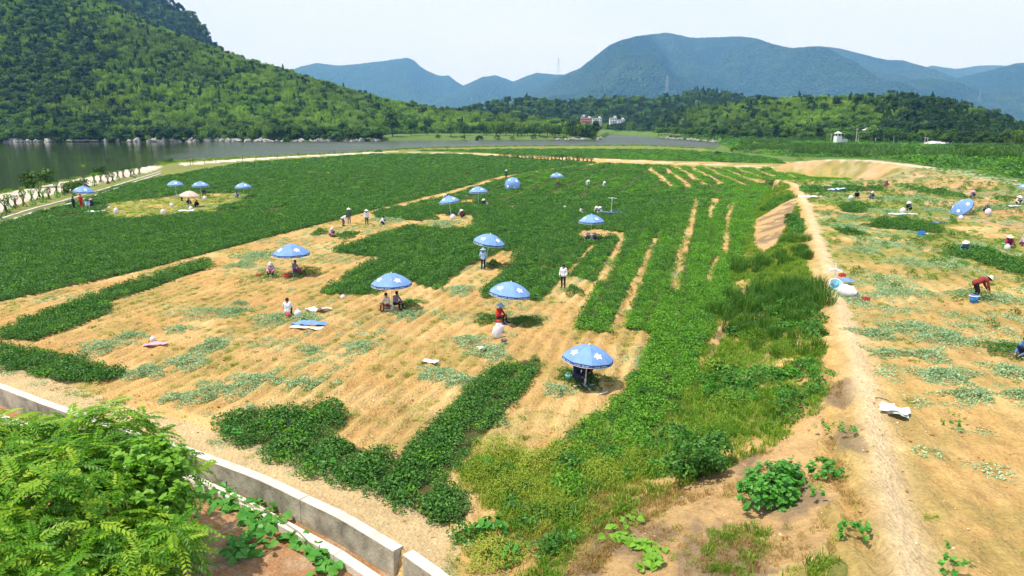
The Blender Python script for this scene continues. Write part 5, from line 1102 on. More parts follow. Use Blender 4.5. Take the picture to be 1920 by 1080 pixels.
def person(px, py, pose, facing, shirt, trousers, hat, label, hatcol=None, s=1.0, dz=0.0, base=None):
    b_ = base or onT(px, py); B = BS[pose]; o = empty('person', (b_.x, b_.y, b_.z + dz), math.radians(facing), label, 'person'); o.scale = (s, s, s)
    link('body', B['body'], o)
    def dress(nm, me, mat):
        q = link(nm, me, o); q.material_slots[0].link = 'OBJECT'; q.material_slots[0].material = mat; return q
    dress('trousers', B['trousers'], MC[trousers]); dress('shirt', B['shirt'], MC[shirt]); dress('shoes', B['shoes'], MC['black'])
    hd = B['hd']; tl = {'bend': .75, 'crouch': .38, 'sit': .25}.get(pose, 0.05)
    link('hair', HAIRM, o, tuple(hd), (tl * .6, 0, 0))
    for q in (-1, 1): link('eye', EYEM, o, (hd.x + q * .03, hd.y - .088, hd.z + .012))
    if hat:
        h_ = link('headscarf' if hat == 'scarf' else 'hat', HATM[hat], o, (hd.x, hd.y - .0, hd.z + .035), (tl, 0, 0))
        if hatcol: h_.material_slots[0].link = 'OBJECT'; h_.material_slots[0].material = MC[hatcol]
    return o
# facing: 0 looks at the viewer, 90 towards the right, 180 away
person(1056, 540, 'stand', -25, 'white', 'black', None, 'standing person in white shirt and black trousers carrying leafy stalks between two strips'); person(906, 506, 'stand', 170, 'lightblue', 'black', 'brim', 'person in pale shirt standing by the leaning parasol pole in the notch of the plots', 'lightblue')
person(936, 606, 'sit', 60, 'red', 'black', 'cone', 'seated picker in bright red shirt and pale conical hat beside the parasol pole', 'lightblue', dz=.02)
person(540, 594, 'sit', 190, 'white', 'black', None, 'black-haired person in white shirt sitting on a red stool, seen from behind')
person(509, 519, 'sit', 10, 'pink', 'navy', 'scarf', 'picker in pink shirt and pale headscarf sitting in the sun left of a parasol', 'white'); person(553, 515, 'sit', 80, 'purple', 'crimson', None, 'dark-haired picker in mauve shirt sitting in parasol shade by the pole')
person(655, 419, 'stand', 200, 'green', 'grey', 'cone', 'standing worker in green shirt and white conical hat at the left field edge', 'white'); person(645, 424, 'bend', 70, 'white', 'grey', None, 'person in white bending down next to the green-shirted worker')
person(688, 422, 'stand', 20, 'white', 'black', 'cone', 'standing person in white shirt with straw hat, alone on the bare soil', 'cream'); person(717, 421, 'crouch', 80, 'white', 'navy', None, 'dark-haired person in white crouching right of the straw-hatted one'); person(621, 444, 'crouch', 60, 'pink', 'grey', 'scarf', 'pink-clad person with white headscarf crouching between two dark heaps', 'white')
person(908, 386, 'crouch', -30, 'black', 'grey', 'brim', 'dark-clothed picker in wide pale hat at a bare gap of the field', 'cream'); person(868, 408, 'crouch', -60, 'darkred', 'black', 'cone', 'dark red clad picker in straw hat next to the white sack', 'cream'); person(949, 335, 'stand', 180, 'green', 'navy', 'cone', 'small distant figure in green with white hat at the end of the bare track', 'white')
person(835, 378, 'crouch', 0, 'cream', 'grey', 'brim', 'picker half hidden behind a blue parasol, pale hat showing', 'cream', dz=.15); person(1043, 350, 'crouch', 40, 'grey', 'black', None, 'left one of two crouching under the farthest blue parasol'); person(1049, 350, 'crouch', -40, 'darkred', 'grey', None, 'right one of two crouching under the farthest blue parasol')
person(1101, 351, 'bend', 30, 'white', 'cream', 'cone', 'tiny white-clad person in the far green rows, the left of two', 'white'); person(1132, 351, 'crouch', 30, 'white', 'grey', 'cone', 'tiny white-clad person in the far green rows, the right of two', 'white')
person(1089, 402, 'crouch', 50, 'cream', 'grey', None, 'picker in cream shirt in the crop, up and left of the parasol over the strips'); person(1119, 401, 'crouch', -20, 'white', 'grey', 'brim', 'straw-hatted picker directly behind the blue parasol over the strips', 'cream'); person(1127, 402, 'crouch', -70, 'lightblue', 'grey', 'brim', 'hatted picker beside the upside-down parasol', 'white')
person(1104, 455, 'crouch', -40, 'grey', 'black', 'brim', 'left picker of the grey-clad pair at the head of the strips', 'grey'); person(1112, 455, 'crouch', 30, 'grey', 'navy', 'brim', 'right picker of the grey-clad pair at the head of the strips', 'grey')
person(727, 582, 'sit', -50, 'cream', 'darkred', None, 'picker in cream top sitting left of the pole under the third parasol'); person(743, 579, 'sit', 60, 'purple', 'black', None, 'dark-clothed picker sitting right of the pole under the third parasol')
person(1082, 719, 'sit', 40, 'navy', 'navy', None, 'navy-clad picker in the deep shade of the nearest parasol'); person(1102, 710, 'sit', -10, 'darkred', 'black', None, 'red-clad picker behind, in the shade of the nearest parasol')
person(139, 394, 'stand', 150, 'black', 'black', None, 'dark-clothed person standing left of the leftmost parasol', s=1.05); person(153, 390, 'stand', 170, 'red', 'red', None, 'worker in long red clothes under the leftmost parasol', s=1.1); person(165, 390, 'sit', 30, 'lightblue', 'white', None, 'black-haired person in pale blue sitting right of the red-clad worker'); person(173, 388, 'sit', -30, 'navy', 'black', 'brim', 'dark-clad sitter with pink hat at the right edge of that group', 'pink')
person(342, 377, 'bend', 90, 'lightblue', 'black', None, 'person in pale shirt and dark trousers leaning beside the pink parasol'); person(356, 384, 'crouch', -20, 'black', 'black', None, 'dark-clothed person crouching under the pink parasol'); person(368, 388, 'crouch', 60, 'black', 'black', None, 'second dark crouching person at the right of the pink parasol'); person(383, 367, 'sit', 20, 'black', 'black', None, 'dark figure under the middle far parasol'); person(444, 371, 'crouch', 40, 'lightblue', 'darkred', None, 'pale-shirted picker left of the lone far parasol')
person(1606, 372, 'crouch', -20, 'black', 'black', None, 'dark-clothed picker sitting on the terrace beside a white sack'); person(1633, 373, 'crouch', 10, 'grey', 'grey', 'scarf', 'picker with white headscarf right of the dark-clothed one on the terrace', 'white'); person(1660, 351, 'crouch', 30, 'crimson', 'grey', 'scarf', 'small red-clad figure at the foot of the sandy bank', 'crimson')
person(1705, 395, 'crouch', -70, 'grey', 'black', 'cone', 'grey picker in straw hat next to the pale sheet on the terrace', 'cream'); person(1822, 372, 'crouch', 0, 'purple', 'grey', 'brim', 'mauve-clad picker above the tilted parasol', 'pink'); person(1847, 398, 'crouch', 40, 'grey', 'black', 'brim', 'dark-clad picker with grey hat behind a white heap of sacks', 'purple'); person(1797, 402, 'crouch', 0, 'black', 'black', None, 'dark figure sheltered behind the tilted parasol')
person(1810, 476, 'crouch', -50, 'teal', 'navy', 'cone', 'teal-shirted picker in straw hat in front of the thick peanut row', 'cream'); person(1890, 464, 'crouch', -20, 'crimson', 'crimson', 'brim', 'crimson-clad picker with straw hat holding a bright green basket', 'cream'); person(1917, 462, 'crouch', 20, 'pink', 'grey', 'brim', 'pink-clad picker cut by the right edge', 'pink')
person(1832, 563, 'bend', 80, 'darkred', 'black', 'brim', 'stooping worker in dark red with wide straw hat beside a blue-white bucket', 'cream', s=1.12); person(1925, 674, 'crouch', -80, 'blue', 'navy', None, 'blue-clad person just entering at the right edge'); person(1908, 384, 'crouch', 0, 'cream', 'grey', 'cone', 'picker in pale hat below the parasol at the right edge', 'white')

# ------------------------------------------------------------------ sacks, buckets, sheets, stools
M['sack'] = plain('woven_sack', (.70, .66, .66), .7, .08, 10, .5, bscale=30); M['sheet'] = plain('pale_sheet', (.70, .72, .70), .55, .06, 6, .2)
def sackm(k, h, r): return MB().lathe([(.001, 0), (r * .8, .01), (r, h * .15), (r * 1.08, h * .4), (r * .98, h * .7), (r * .55, h * .88), (r * .22, h * .94), (r * .38, h * 1.03), (r * .2, h * 1.0)], 14, wob=.07 + .01 * k, sy=.72).mesh('sack', M['sack'], True)
SK = [sackm(0, .95, .30), sackm(1, .75, .34)]
def sack(px, py, lab, lie=False, rz=0, s=1.0, k=0, sc3=None):
    p = onT(px, py); return prop(link('sack', SK[k], loc=(p.x, p.y, p.z + (.2 * s if lie else 0)), rot=(0, math.radians(88) if lie else .05, rz), scale=sc3 or s), lab, 'sack')
def sheet(px, py, w_, d_, lab, mat, rz=0, amp=.08, name='sheet', cat='sheet', seed=0):
    p = onT(px, py); n = 13; V = []; Fs = []
    for i in range(n):
        for j in range(n):
            u, v = i / (n - 1) - .5, j / (n - 1) - .5; rr = 1 + .15 * math.sin(i * 1.3 + seed) * abs(v) * 2; x = u * w_ * rr; y = v * d_ * (1 + .2 * math.sin(j + i * .8 + seed) * abs(u) * 2); V.append((x, y, .05 + amp * (fbm(np.array([x * 3 + seed]), np.array([y * 3.3]), 3)[0] + .5)))
    for i in range(n - 1):
        for j in range(n - 1): Fs.append((i * n + j, (i + 1) * n + j, (i + 1) * n + j + 1, i * n + j + 1))
    return prop(link(name, MB().add(V, Fs).mesh(name, mat, True), loc=tuple(p), rot=(0, 0, rz)), lab, cat)
sheet(1571, 360, 2.2, .8, 'pale blue cloth lying in the crop edge behind the terrace ridge', MC['lightblue'], .1, .5, 'cloth', 'cloth', 21); sack(932, 634, 'full white sack standing in front of the red-shirted picker', s=.82); sack(938, 622, 'opened white sack behind the standing full one', s=.6, k=1); sack(559, 594, 'white sack beside the red stool', s=.62, k=1)
sheet(600, 585, 1.5, .45, 'crumpled white sack lying flat right of the white-shirted sitter', M['sack'], .3, .25, 'sack', 'sack', 1); sheet(915, 654, .95, .40, 'flat white sack on the soil below the red-shirted picker', M['sheet'], .35, .1, 'sack', 'sack', 2); sheet(806, 681, .85, .40, 'white cloth bundle alone on the harvested soil', M['sheet'], -.5, .12, 'cloth', 'cloth', 3)
sheet(290, 649, 1.1, .35, 'pinkish cloth lying next to the grey bundle at the left', MC['pink'], .2, .15, 'cloth', 'cloth', 4); sack(287, 641, 'small grey-blue bundle among wilted plants at the left', s=.42, k=1); sack(643, 561, 'short white sack at the edge of the dark plot', s=.42, k=1)
sheet(578, 611, 1.9, .55, 'folded blue parasol cloth lying on the soil below the white-shirted sitter', M['ublue'], .05, .22, 'folded_parasol', 'umbrella', 5); sheet(573, 617, 1.9, .32, 'cream cloth strip under the folded blue parasol', MC['cream'], -.15, .1, 'cloth', 'cloth', 6)
sack(849, 411, 'white sack right of the pale heap at the middle gap', s=.8, k=1); sack(861, 404, 'second smaller white sack leaning by the dark red picker', s=.55, k=1); sack(1059, 391, 'white hat-like bundle alone in the crop', s=.5, k=1); sack(913, 384, 'small white sack beside the dark-clothed picker', s=.5, k=1)
sack(322, 388, 'white sack left of the pink parasol', s=.7, k=1); sack(306, 401, 'round white sack at the near edge of the clearing', s=.8, k=1); sack(358, 394, 'white bag in front of the crouching pair in the clearing', s=.7, k=1); prop(sack(218, 401, 'yellowish sack at the left end of the clearing', s=.85), None); sheet(350, 396, 1.8, 1.0, 'pale ground sheet in front of the pink parasol', M['sheet'], .1, .1, seed=7); sheet(181, 398, 2.2, .8, 'pale plastic sheet near the leftmost group', M['sheet'], 0, .15, seed=8); sack(384, 375, 'white sacks at the foot of the middle far parasol', s=.8, k=1); sack(205, 392, 'small white bundle right of the leftmost group', s=.5, k=1)
sheet(1519, 371, 2.6, .9, 'white cloth lying on the far terrace ridge', M['sheet'], -.3, .2, 'cloth', 'cloth', 9); sack(1595, 375, 'white sack left of the dark-clothed terrace picker', s=.8, k=1); sack(1692, 400, 'white sack on the pale sheet by the straw-hatted terrace picker', s=.8, k=1); sheet(1690, 403, 2.6, .9, 'pale blue-white sheet under the terrace sack', M['sheet'], -.1, .12, seed=10)
sack(1852, 403, 'pile-like white sack before the dark-clad picker', s=.9, k=1); sack(1888, 469, 'white sack at the knees of the crimson-clad picker', s=.6, k=1); sheet(1755, 419, 1.2, .5, 'blue cloth dropped at the end of the terrace row', MC['blue'], .1, .12, 'cloth', 'cloth', 11); sheet(1733, 441, .7, .4, 'pale cloth under the blue crate', MC['lightblue'], .3, .12, 'cloth', 'cloth', 12); sheet(1908, 388, 2.0, .6, 'white sheet at the right edge below the far pickers', M['sheet'], 0, .1, seed=13); sack(1801, 412, 'small pale bundle below the tilted parasol', s=.6, k=1)
sack(1573, 552, 'long white sack slumped down the ridge from the pale blue basin', lie=True, rz=math.radians(-62), s=1.15)
ws = sheet(1679, 777, .85, .55, 'stack of creased white sheets lying on the terrace soil', M['sheet'], -.5, .16, 'sheet', 'sheet', 14); sheet(1684, 784, .6, .36, 'grey-green folded sheet on top of the white ones', plain('greygreen_sheet', (.45, .52, .47), .6), -.55, .2, 'sheet', 'sheet', 15); sheet(1664, 764, .4, .3, 'pale cream paper corner behind the sheets', MC['cream'], -.4, .12, 'sheet', 'sheet', 16)
tw_ = MB().tube([(0, 0, .03), (.12, -.05, .06), (.26, -.16, .05), (.38, -.22, .02)], [.018, .02, .017, .01], 6); p = onT(1640, 748); prop(link('twig', tw_.mesh('twig', M['bark']), loc=tuple(p)), 'dark curved twig lying behind the white sheets', 'twig')
tw2 = MB().tube([(0, 0, .05), (.35, -.1, .08), (.7, -.05, .06), (1.0, .05, .02)], [.012, .014, .012, .006], 6).tube([(.45, -.1, .07), (.3, -.35, .04)], [.01, .005], 5); p = onT(1478, 834); prop(link('twig', tw2.mesh('twig', plain('bleached_wood', (.42, .34, .24), .9)), loc=tuple(p)), 'bleached forked twig on the slope above the leafy bush', 'twig')
def bucket(px, py, lab, mat, rim=None, r=.17, h=.30, name='bucket', cat='bucket', tilt=0):
    p = onT(px, py); o = empty(name, tuple(p), 0, lab, cat); o.rotation_euler = (tilt, 0, 0)
    link('body', MB().lathe([(.001, .0), (r * .78, 0), (r, h), (r * .96, h), (r * .75, .02), (.001, .02)], 18).mesh('body', mat, True), o); link('rim', MB().lathe([(r, h - .03), (r * 1.09, h - .02), (r * 1.09, h + .012), (r * .97, h + .012)], 18).mesh('rim', rim or mat, True), o)
    link('handle', MB().tube([(r * math.cos(t), .02, h + r * .75 * math.sin(t)) for t in np.linspace(0, math.pi, 9)], .006, 5).mesh('handle', M['steel']), o); return o
bucket(1825, 567, 'blue and white bucket at the feet of the stooping worker', M['bluepl'], M['whitepl'], .22, .36); bucket(485, 519, 'red basin left of the pink-clad picker', M['redpl'], None, .20, .22); bucket(538, 521, 'red basin left of the parasol pole', M['redpl'], None, .26, .22); bucket(1884, 464, 'bright green basket of the crimson-clad picker', M['greenpl'], None, .26, .3); bucket(1920, 378, 'pale container at the right edge below the parasol', M['whitepl'])
bucket(945, 642, 'small dark round basket right of the full white sack', MC['grey'], M['bark'], .15, .14); bucket(1066, 712, 'teal bucket in the shade left of the nearest parasol', M['palebl'], None, .14, .22)
bucket(1563, 541, 'pale blue basin with white rim standing open on the ridge', M['palebl'], M['whitepl'], .36, .42, 'basin', 'basin', tilt=.75)
def crate(px, py, lab, mat, s=1.0, rz=0.3):
    p = onT(px, py); o = empty('crate', tuple(p), rz, lab, 'crate'); o.scale = (s, s, s); link('bottom', MB().box((0, 0, .015), (.42, .30, .03)).mesh('bottom', mat), o)
    sl = MB().box((0, 0, 0), (.42, .02, .06)).mesh('slat', mat); s2 = MB().box((0, 0, 0), (.02, .30, .06)).mesh('slat', mat); pm_ = MB().box((0, 0, .13), (.035, .035, .26)).mesh('corner', mat)
    for z in (.05, .14, .23):
        for q in (-1, 1): link('slat', sl, o, (0, q * .15, z)); link('slat', s2, o, (q * .205, 0, z))
    for a in (-1, 1):
        for c_ in (-1, 1): link('corner', pm_, o, (a * .2, c_ * .14, 0))
crate(1622, 565, 'red plastic crate on the terrace beside a wilted heap', M['redpl'], .85, .4); crate(1579, 519, 'red crate tucked under the collapsed parasol', M['redpl'], .8, .2); crate(1727, 441, 'blue crate below the long terrace row', M['bluepl'], 1.3, .6)
def stool(px, py, lab):
    p = onT(px, py); o = empty('stool', tuple(p), .4, lab, 'stool'); link('seat', MB().lathe([(.001, .25), (.13, .25), (.15, .235), (.14, .21), (.001, .21)], 14).mesh('seat', M['redpl'], True), o); lm_ = MB().tube([(.10, .10, .22), (.13, .13, 0)], .018, 6).mesh('leg', M['redpl'])
    for q in range(4): link('leg', lm_, o, rot=(0, 0, q * math.pi / 2))
stool(541, 596, 'small red plastic stool under the white-shirted sitter'); stool(936, 608, 'low red stool under the red-shirted picker')
st = onT(1056, 536); prop(link('leaf_bundle', leafy('leaf_bundle', *dome_pts(90, .28, .5, rg), .12, .07, M['peanut'], rg, .8), loc=(st.x + .28, st.y - .22, .62)), 'bundle of leafy stalks held by the white-shirted walker', 'plants')
pt = onT(1120, 742); prop(link('fallen_pole', MB().tube([(0, 0, .04), (.45, .30, .06)], .018, 6).mesh('fallen_pole', M['white']), loc=tuple(pt)), 'short white rod lying right of the nearest parasol shade', 'rod')

# ------------------------------------------------------------------ heaps of pulled plants
def heapmesh(k, n, fresh):
    r_ = np.random.default_rng(900 + k); a = r_.uniform(0, 6.283, n); lobe = 1 + .28 * np.sin(3 * a + k) + .18 * np.sin(5 * a + 2 * k) + .1 * np.sin(9 * a); r = r_.uniform(0, 1, n) ** .6 * lobe * .5; h_ = (1 - np.clip(r / (.5 * lobe), 0, 1) ** 2) * (.8 + .3 * np.sin(r * 20 + a * 2))
    P = np.stack([r * np.cos(a), r * np.sin(a), np.maximum(h_, .12) * r_.uniform(.5, 1, n)], 1); return P, r_
def heap(px, py, wpx, hpx, lab, kind='w', hz=.30):
    p = onT(px, py); dist = p.y * CP + (H - p.z) * SP; W_ = wpx * dist / F * (1.22 if px > 1580 else 1.1); pn = onT(px, py + hpx / 2); pf = onT(px, py - hpx / 2); D_ = max(.4, (pf.y - pn.y)); D_ = min(D_, W_ * 1.6 + .6)
    n = int(np.clip(W_ * D_ * (420 if dist < 60 else 200), 150, 2200)); P, r_ = heapmesh(int(px + py), n, kind == 'f'); P = P * np.array([W_, D_, hz]); ls = .10 if dist < 60 else .16
    X, Y = P[:, 0] + p.x, P[:, 1] + p.y; P[:, 2] += terrain(X, Y) - p.z
    mt = M['pile'] if kind == 'w' else M['peanut']
    return prop(link('plant_heap', leafy('plant_heap', P, np.tile([0, 0, 1.0], (n, 1)), ls * r_.uniform(.7, 1.35, n), ls * .42, mt, r_, .55), loc=tuple(p)), lab, 'plant heap', 'heaps of pulled peanut plants')
HP = [(190, 652, 84, 34, 'pale wilted heap at the far left of the harvested ground'), (243, 632, 56, 18, 'small pale heap left of the grey-blue bundle'), (336, 619, 50, 14, 'thin pale heap right above the grey-blue bundle'), (385, 588, 120, 26, 'long pale heap with yellowing leaves above the left middle'), (438, 586, 50, 18, 'smaller heap joining the right end of the long pale heap'), (350, 678, 84, 34, 'pale heap between the bundle and the low strip'), (395, 650, 60, 30, 'pale heap reaching up from the one by the strip'), (270, 700, 70, 28, 'pale heap beside the tip of the wallside strip'), (395, 738, 110, 44, 'largest pale heap, broad and forked, near the ditch'), (470, 718, 86, 40, 'pale heap right of the largest one'), (328, 748, 60, 18, 'flat heap at the left foot of the largest one'), (465, 770, 40, 14, 'tiny heap just above the L-shaped strip'), (566, 722, 72, 18, 'isolated oval pale heap above the L-shaped strip'), (585, 658, 46, 14, 'small pale heap in the open middle of the soil'), (675, 651, 66, 24, 'greener heap in the open middle, right of the small pale one'),
      (512, 600, 74, 30, 'leafy heap at the feet of the white-shirted sitter'), (575, 597, 60, 14, 'low leaves between the sitter and the crumpled sack'), (820, 702, 80, 26, 'pale heap below the lone white cloth bundle'), (862, 716, 80, 22, 'pale thin heap merging towards the diagonal strip'), (880, 640, 66, 24, 'pale heap left of the full white sack'), (920, 662, 74, 34, 'pale heap under the flat white sack'), (765, 592, 56, 20, 'pale heap in front of the third parasol'), (862, 545, 46, 22, 'pale heap in the bare bay between dark plots'), (480, 480, 70, 20, 'pale heap up left of the pink pickers'), (455, 497, 50, 14, 'second faint heap up left of the pink pickers'), (1046, 734, 54, 24, 'pale heap left of the nearest parasol shade'), (780, 405, 60, 12, 'pale leaves behind the crouching people at the far edge'), (730, 412, 70, 12, 'pale strewn leaves around the standing person in white'), (450, 570, 30, 8, 'thin trace of leaves above the long pale heap'), (830, 420, 60, 18, 'pale leaves strewn around the middle white sacks'),
      (1665, 528, 110, 34, 'long pale heap right of the collapsed parasol'), (1695, 551, 110, 22, 'pale heap just below that long one on the terrace'), (1595, 560, 54, 24, 'heap between the slumped sack and the red crate'), (1715, 618, 100, 26, 'pale heap in the middle of the terrace'), (1775, 636, 90, 26, 'pale heap continuing right from the middle one'), (1640, 628, 70, 20, 'thin pale heap close to the ridge'), (1662, 664, 70, 18, 'pale heap below the thin one close to the ridge'), (1738, 668, 66, 26, 'pale heap in the lower middle of the terrace'), (1770, 706, 100, 34, 'large pale heap in the lower middle of the terrace'), (1815, 742, 90, 24, 'trailing end of the large lower terrace heap'), (1893, 697, 70, 30, 'pale heap by the dark heap at the right edge'), (1912, 745, 50, 28, 'pale heap cut by the right edge'), (1880, 562, 90, 24, 'heap right of the stooping worker'), (1810, 552, 60, 16, 'small heap left of the stooping worker'), (1640, 455, 64, 22, 'pale heap on the upper terrace'), (1615, 470, 50, 14, 'faint heap below the upper terrace one'), (1590, 428, 50, 18, 'faint heap near the ridge on the upper terrace'), (1700, 492, 70, 18, 'pale heap before the thick terrace row'), (1780, 500, 90, 24, 'dark pale heap in front of the teal-shirted picker'), (1830, 462, 60, 14, 'heap left of the crimson-clad picker'), (1870, 390, 60, 12, 'far heap right of the hatted dark picker'), (1670, 398, 50, 12, 'far heap left of the terrace sheet'), (1720, 372, 60, 10, 'far flat heap left of the tilted parasol'), (1750, 394, 50, 10, 'far heap beside the tilted parasol'), (1660, 372, 60, 9, 'faint far heap by the headscarfed picker'), (1600, 408, 44, 12, 'far heap by the oval patch')]
for px, py, a, b2, l in HP: heap(px, py, a, b2, l)
for px, py, a, b2, l, hz in [(570, 512, 60, 26, 'fresh dark green heap in the shade of the pink pickers', .4), (500, 520, 90, 30, 'fresh green heap around the pink-clad sitter', .3), (985, 604, 70, 20, 'fresh green heap right of the red-shirted picker', .35), (916, 600, 50, 20, 'fresh green heap left of the red-shirted picker', .35), (1100, 716, 80, 30, 'fresh dark heap in the shade of the nearest parasol', .4), (1068, 706, 44, 24, 'fresh leaves left of the navy-clad picker', .4), (600, 438, 28, 12, 'round dark heap left of the pink croucher', .6), (650, 442, 40, 12, 'dark heap right of the pink croucher', .45), (925, 498, 32, 14, 'dark heap beside the leaning parasol pole', .5), (1076, 548, 34, 18, 'leafy heap right of the white-shirted walker', .5), (768, 570, 50, 14, 'fresh heap right of the third parasol', .3), (1893, 660, 80, 28, 'dark heap at the right edge of the terrace', .45), (1820, 480, 70, 16, 'dark fresh heap at the knees of the teal-shirted picker', .5), (748, 402, 24, 8, 'small dark round heap at the far field edge', .6), (812, 410, 22, 9, 'small dark round heap left of the white sacks', .6), (1595, 437, 34, 16, 'dark tuft heap beside the ridge on the upper terrace', .5), (1648, 425, 50, 10, 'dark heap at the left end of the long terrace row', .5)]:
    heap(px, py, a, b2, l, 'f', hz)

# ------------------------------------------------------------------ leafy foreground plants
def leafblade(name, shape, mat, cup=.12):
    """one flat-ish leaf with a folded midrib; shape = list of (x, half-width) along its length from stalk to tip"""
    V = []; Fl = []; n = len(shape)
    for i, (x, hw) in enumerate(shape): z = -cup * (x - .3) ** 2; V += [(x, hw, z + hw * .25), (x, 0, z), (x, -hw, z + hw * .25)]
    for i in range(n - 1):
        for j in (0, 1): Fl.append((i * 3 + j, (i + 1) * 3 + j, (i + 1) * 3 + j + 1, i * 3 + j + 1))
    return V, Fl
HEART = [(-.10, .30), (0, .46), (.25, .50), (.55, .36), (.82, .13), (1.0, .01)]; LOBED = [(-.12, .26), (.02, .50), (.18, .42), (.34, .52), (.60, .30), (.78, .26), (1.0, .02)]
def leafmesh(name, shp, size, mat): V, Fl = leafblade(name, shp, mat); return MB().add(np.array(V) * size, Fl).mesh(name, mat)
def frond(k):
    r_ = random.Random(k); mb = MB(); L_ = .58 * r_.uniform(.85, 1.15); dr = r_.uniform(.25, .6); n = r_.choice((7, 8, 9))
    pt_ = lambda t: Vector((L_ * t, 0, .10 * t - dr * L_ * t * t))
    mb.tube([pt_(t) for t in (0, .5, 1)], [.004, .003, .0015], 3, False)
    for i in range(n * 2 + 1):
        if i == n * 2: t = 1.0; ang_ = 0; l = .10
        else: t = .20 + .78 * (i // 2) / (n - 1); ang_ = (1 if i % 2 else -1) * (1.15 - .35 * t); l = .155 * (1 - .45 * abs(t - .45)) * r_.uniform(.9, 1.1)
        p = pt_(t); d = Vector((math.cos(ang_), math.sin(ang_), -.28 - .3 * r_.random())).normalized(); sdv = Vector((-d.y, d.x, 0)).normalized(); w_ = l * .22; up = Vector((0, 0, 1))
        q = [p, p + d * l * .4 + sdv * w_ + up * w_ * .3, p + d * l * .4 - sdv * w_ + up * w_ * .3, p + d * l]; m0 = p + d * l * .42
        mb.add([tuple(q[0]), tuple(q[2]), tuple(m0), tuple(q[1]), tuple(q[3])], [(0, 1, 2), (0, 2, 3), (1, 4, 2), (2, 4, 3)])
    return mb.mesh('leaf', M['sumac'])
FR = [frond(k) for k in range(7)]; C_FR = group_of('fronds', FR)
def eul_from(xdir, updir):
    x_ = Vector(xdir).normalized(); z_ = (Vector(updir) - x_ * x_.dot(Vector(updir))).normalized(); y_ = z_.cross(x_); return Matrix((x_, y_, z_)).transposed().to_euler()
def shoot_plant(root, lobes, nsh, per, scl, rg_, coll, meshes, keepn=300, pitch_=(-.1, .7), inner=.0):
    """leaves in rosettes at shoot tips spread over overlapping rounded masses; nearest ones are single parts, the rest one part"""
    L_ = []
    tot = sum(l[3] * l[4] for l in lobes)
    for (cx_, cy_, cz_, rx, rz_) in lobes:
        for k in range(max(3, int(nsh * rx * rz_ / tot))):
            d = Vector(rg_.normal(0, 1, 3)).normalized(); d.z = abs(d.z) if d.z < -.35 else d.z; f_ = rg_.uniform(.80, 1.10) if rg_.uniform() > inner else rg_.uniform(.45, .8)
            tip = Vector((cx_ + d.x * rx * f_, cy_ + d.y * rx * f_, cz_ + d.z * rz_ * f_)); ax = (d + Vector((0, 0, .8))).normalized(); a_ = ax.orthogonal().normalized(); b_ = ax.cross(a_); ph = rg_.uniform(0, 6.28)
            for i in range(per):
                t_ = ph + i * 2.4; o_ = rg_.uniform(*pitch_); x_ = (a_ * math.cos(t_) + b_ * math.sin(t_)) * math.cos(o_) + ax * math.sin(o_); p = tip - ax * .03 * i
                if p.z < 0.05: continue
                L_.append((p, eul_from(x_, ax + Vector((0, 0, .3))), scl * rg_.uniform(.7, 1.15), rg_.integers(0, len(meshes))))
    rp_ = root.location
    L_.sort(key=lambda q: (Vector((0, 0, H)) - (q[0] + rp_)).length - .4 * (q[0].z)); step = max(1, len(L_) // (keepn * 2)); near = L_[:keepn * step:step][:keepn]; ids = set(id(q) for q in near)
    for p, e, s, k in near: link('leaf', meshes[k], root, p, e, s)
    rest = [q for q in L_ if id(q) not in ids]
    if rest:
        o = scatter('foliage', np.array([tuple(q[0]) for q in rest]), coll, len(meshes), np.array([q[2] for q in rest]), rg_, rot=np.array([tuple(q[1]) for q in rest]), idx=np.array([q[3] for q in rest]), parent=root)
    return len(L_)
g_ = np.random.default_rng(77)
rt = empty('sumac_shrub', (-10.6, 15.0, tz1(-10.6, 15.0) - .80), 0, 'huge bright green shrub with feathery pinnate leaves filling the lower left corner', 'shrub')
LB = [(-2.6, 2.6, 3.3, 1.9, 1.5), (-.6, 3.0, 3.2, 1.8, 1.5), (.9, 2.0, 2.8, 1.6, 1.4), (-2.2, .2, 3.6, 1.9, 1.6), (.2, .0, 3.2, 1.9, 1.7), (2.2, -.4, 2.2, 1.5, 1.5), (-.6, -2.2, 3.0, 2.0, 1.6), (1.6, -2.3, 2.1, 1.7, 1.6), (3.2, -2.6, 1.3, 1.4, 1.3), (-3.2, -2.0, 3.4, 2.0, 1.6), (1.0, -4.0, 2.0, 2.0, 1.5), (3.3, -4.3, 1.2, 1.5, 1.2), (-1.6, -4.5, 2.8, 1.9, 1.5), (-4.4, 1.5, 3.7, 2.0, 1.7)]
shoot_plant(rt, LB, 760, 9, 1.15, g_, C_FR, FR, 300, inner=.42)
mb = MB()
for (a, b2, c_, rx, rz_) in LB: mb.tube([(a * .3, b2 * .3, -.3), (a * .7, b2 * .7, c_ * .55), (a, b2, c_ + rz_ * .6)], [.07, .045, .012], 6)
link('stems', mb.mesh('stems', M['stemgreen'], True), rt)
HM_ = [leafmesh('leaf', HEART, s_, M['heart']) for s_ in (.17, .15)]; C_HM = group_of('heart_leaves', HM_)
rt = empty('leafy_vine_shrub', (-9.25, 16.9, tz1(-9.25, 16.9) - .65), 0, 'pale green shrub with heart-shaped leaves at the right shoulder of the feathery one', 'shrub')
LB2 = [(-.6, .2, 3.4, 1.1, .9), (.3, -.1, 3.5, .9, .9), (.8, -.6, 2.6, .7, 1.1), (-.2, -.8, 3.2, 1.0, .9), (.7, -.9, 1.6, .7, .9), (.3, .1, 1.5, .9, 1.2)]
shoot_plant(rt, LB2, 560, 7, 1.0, g_, C_HM, HM_, 300, (-.4, .4), .2); mb = MB()
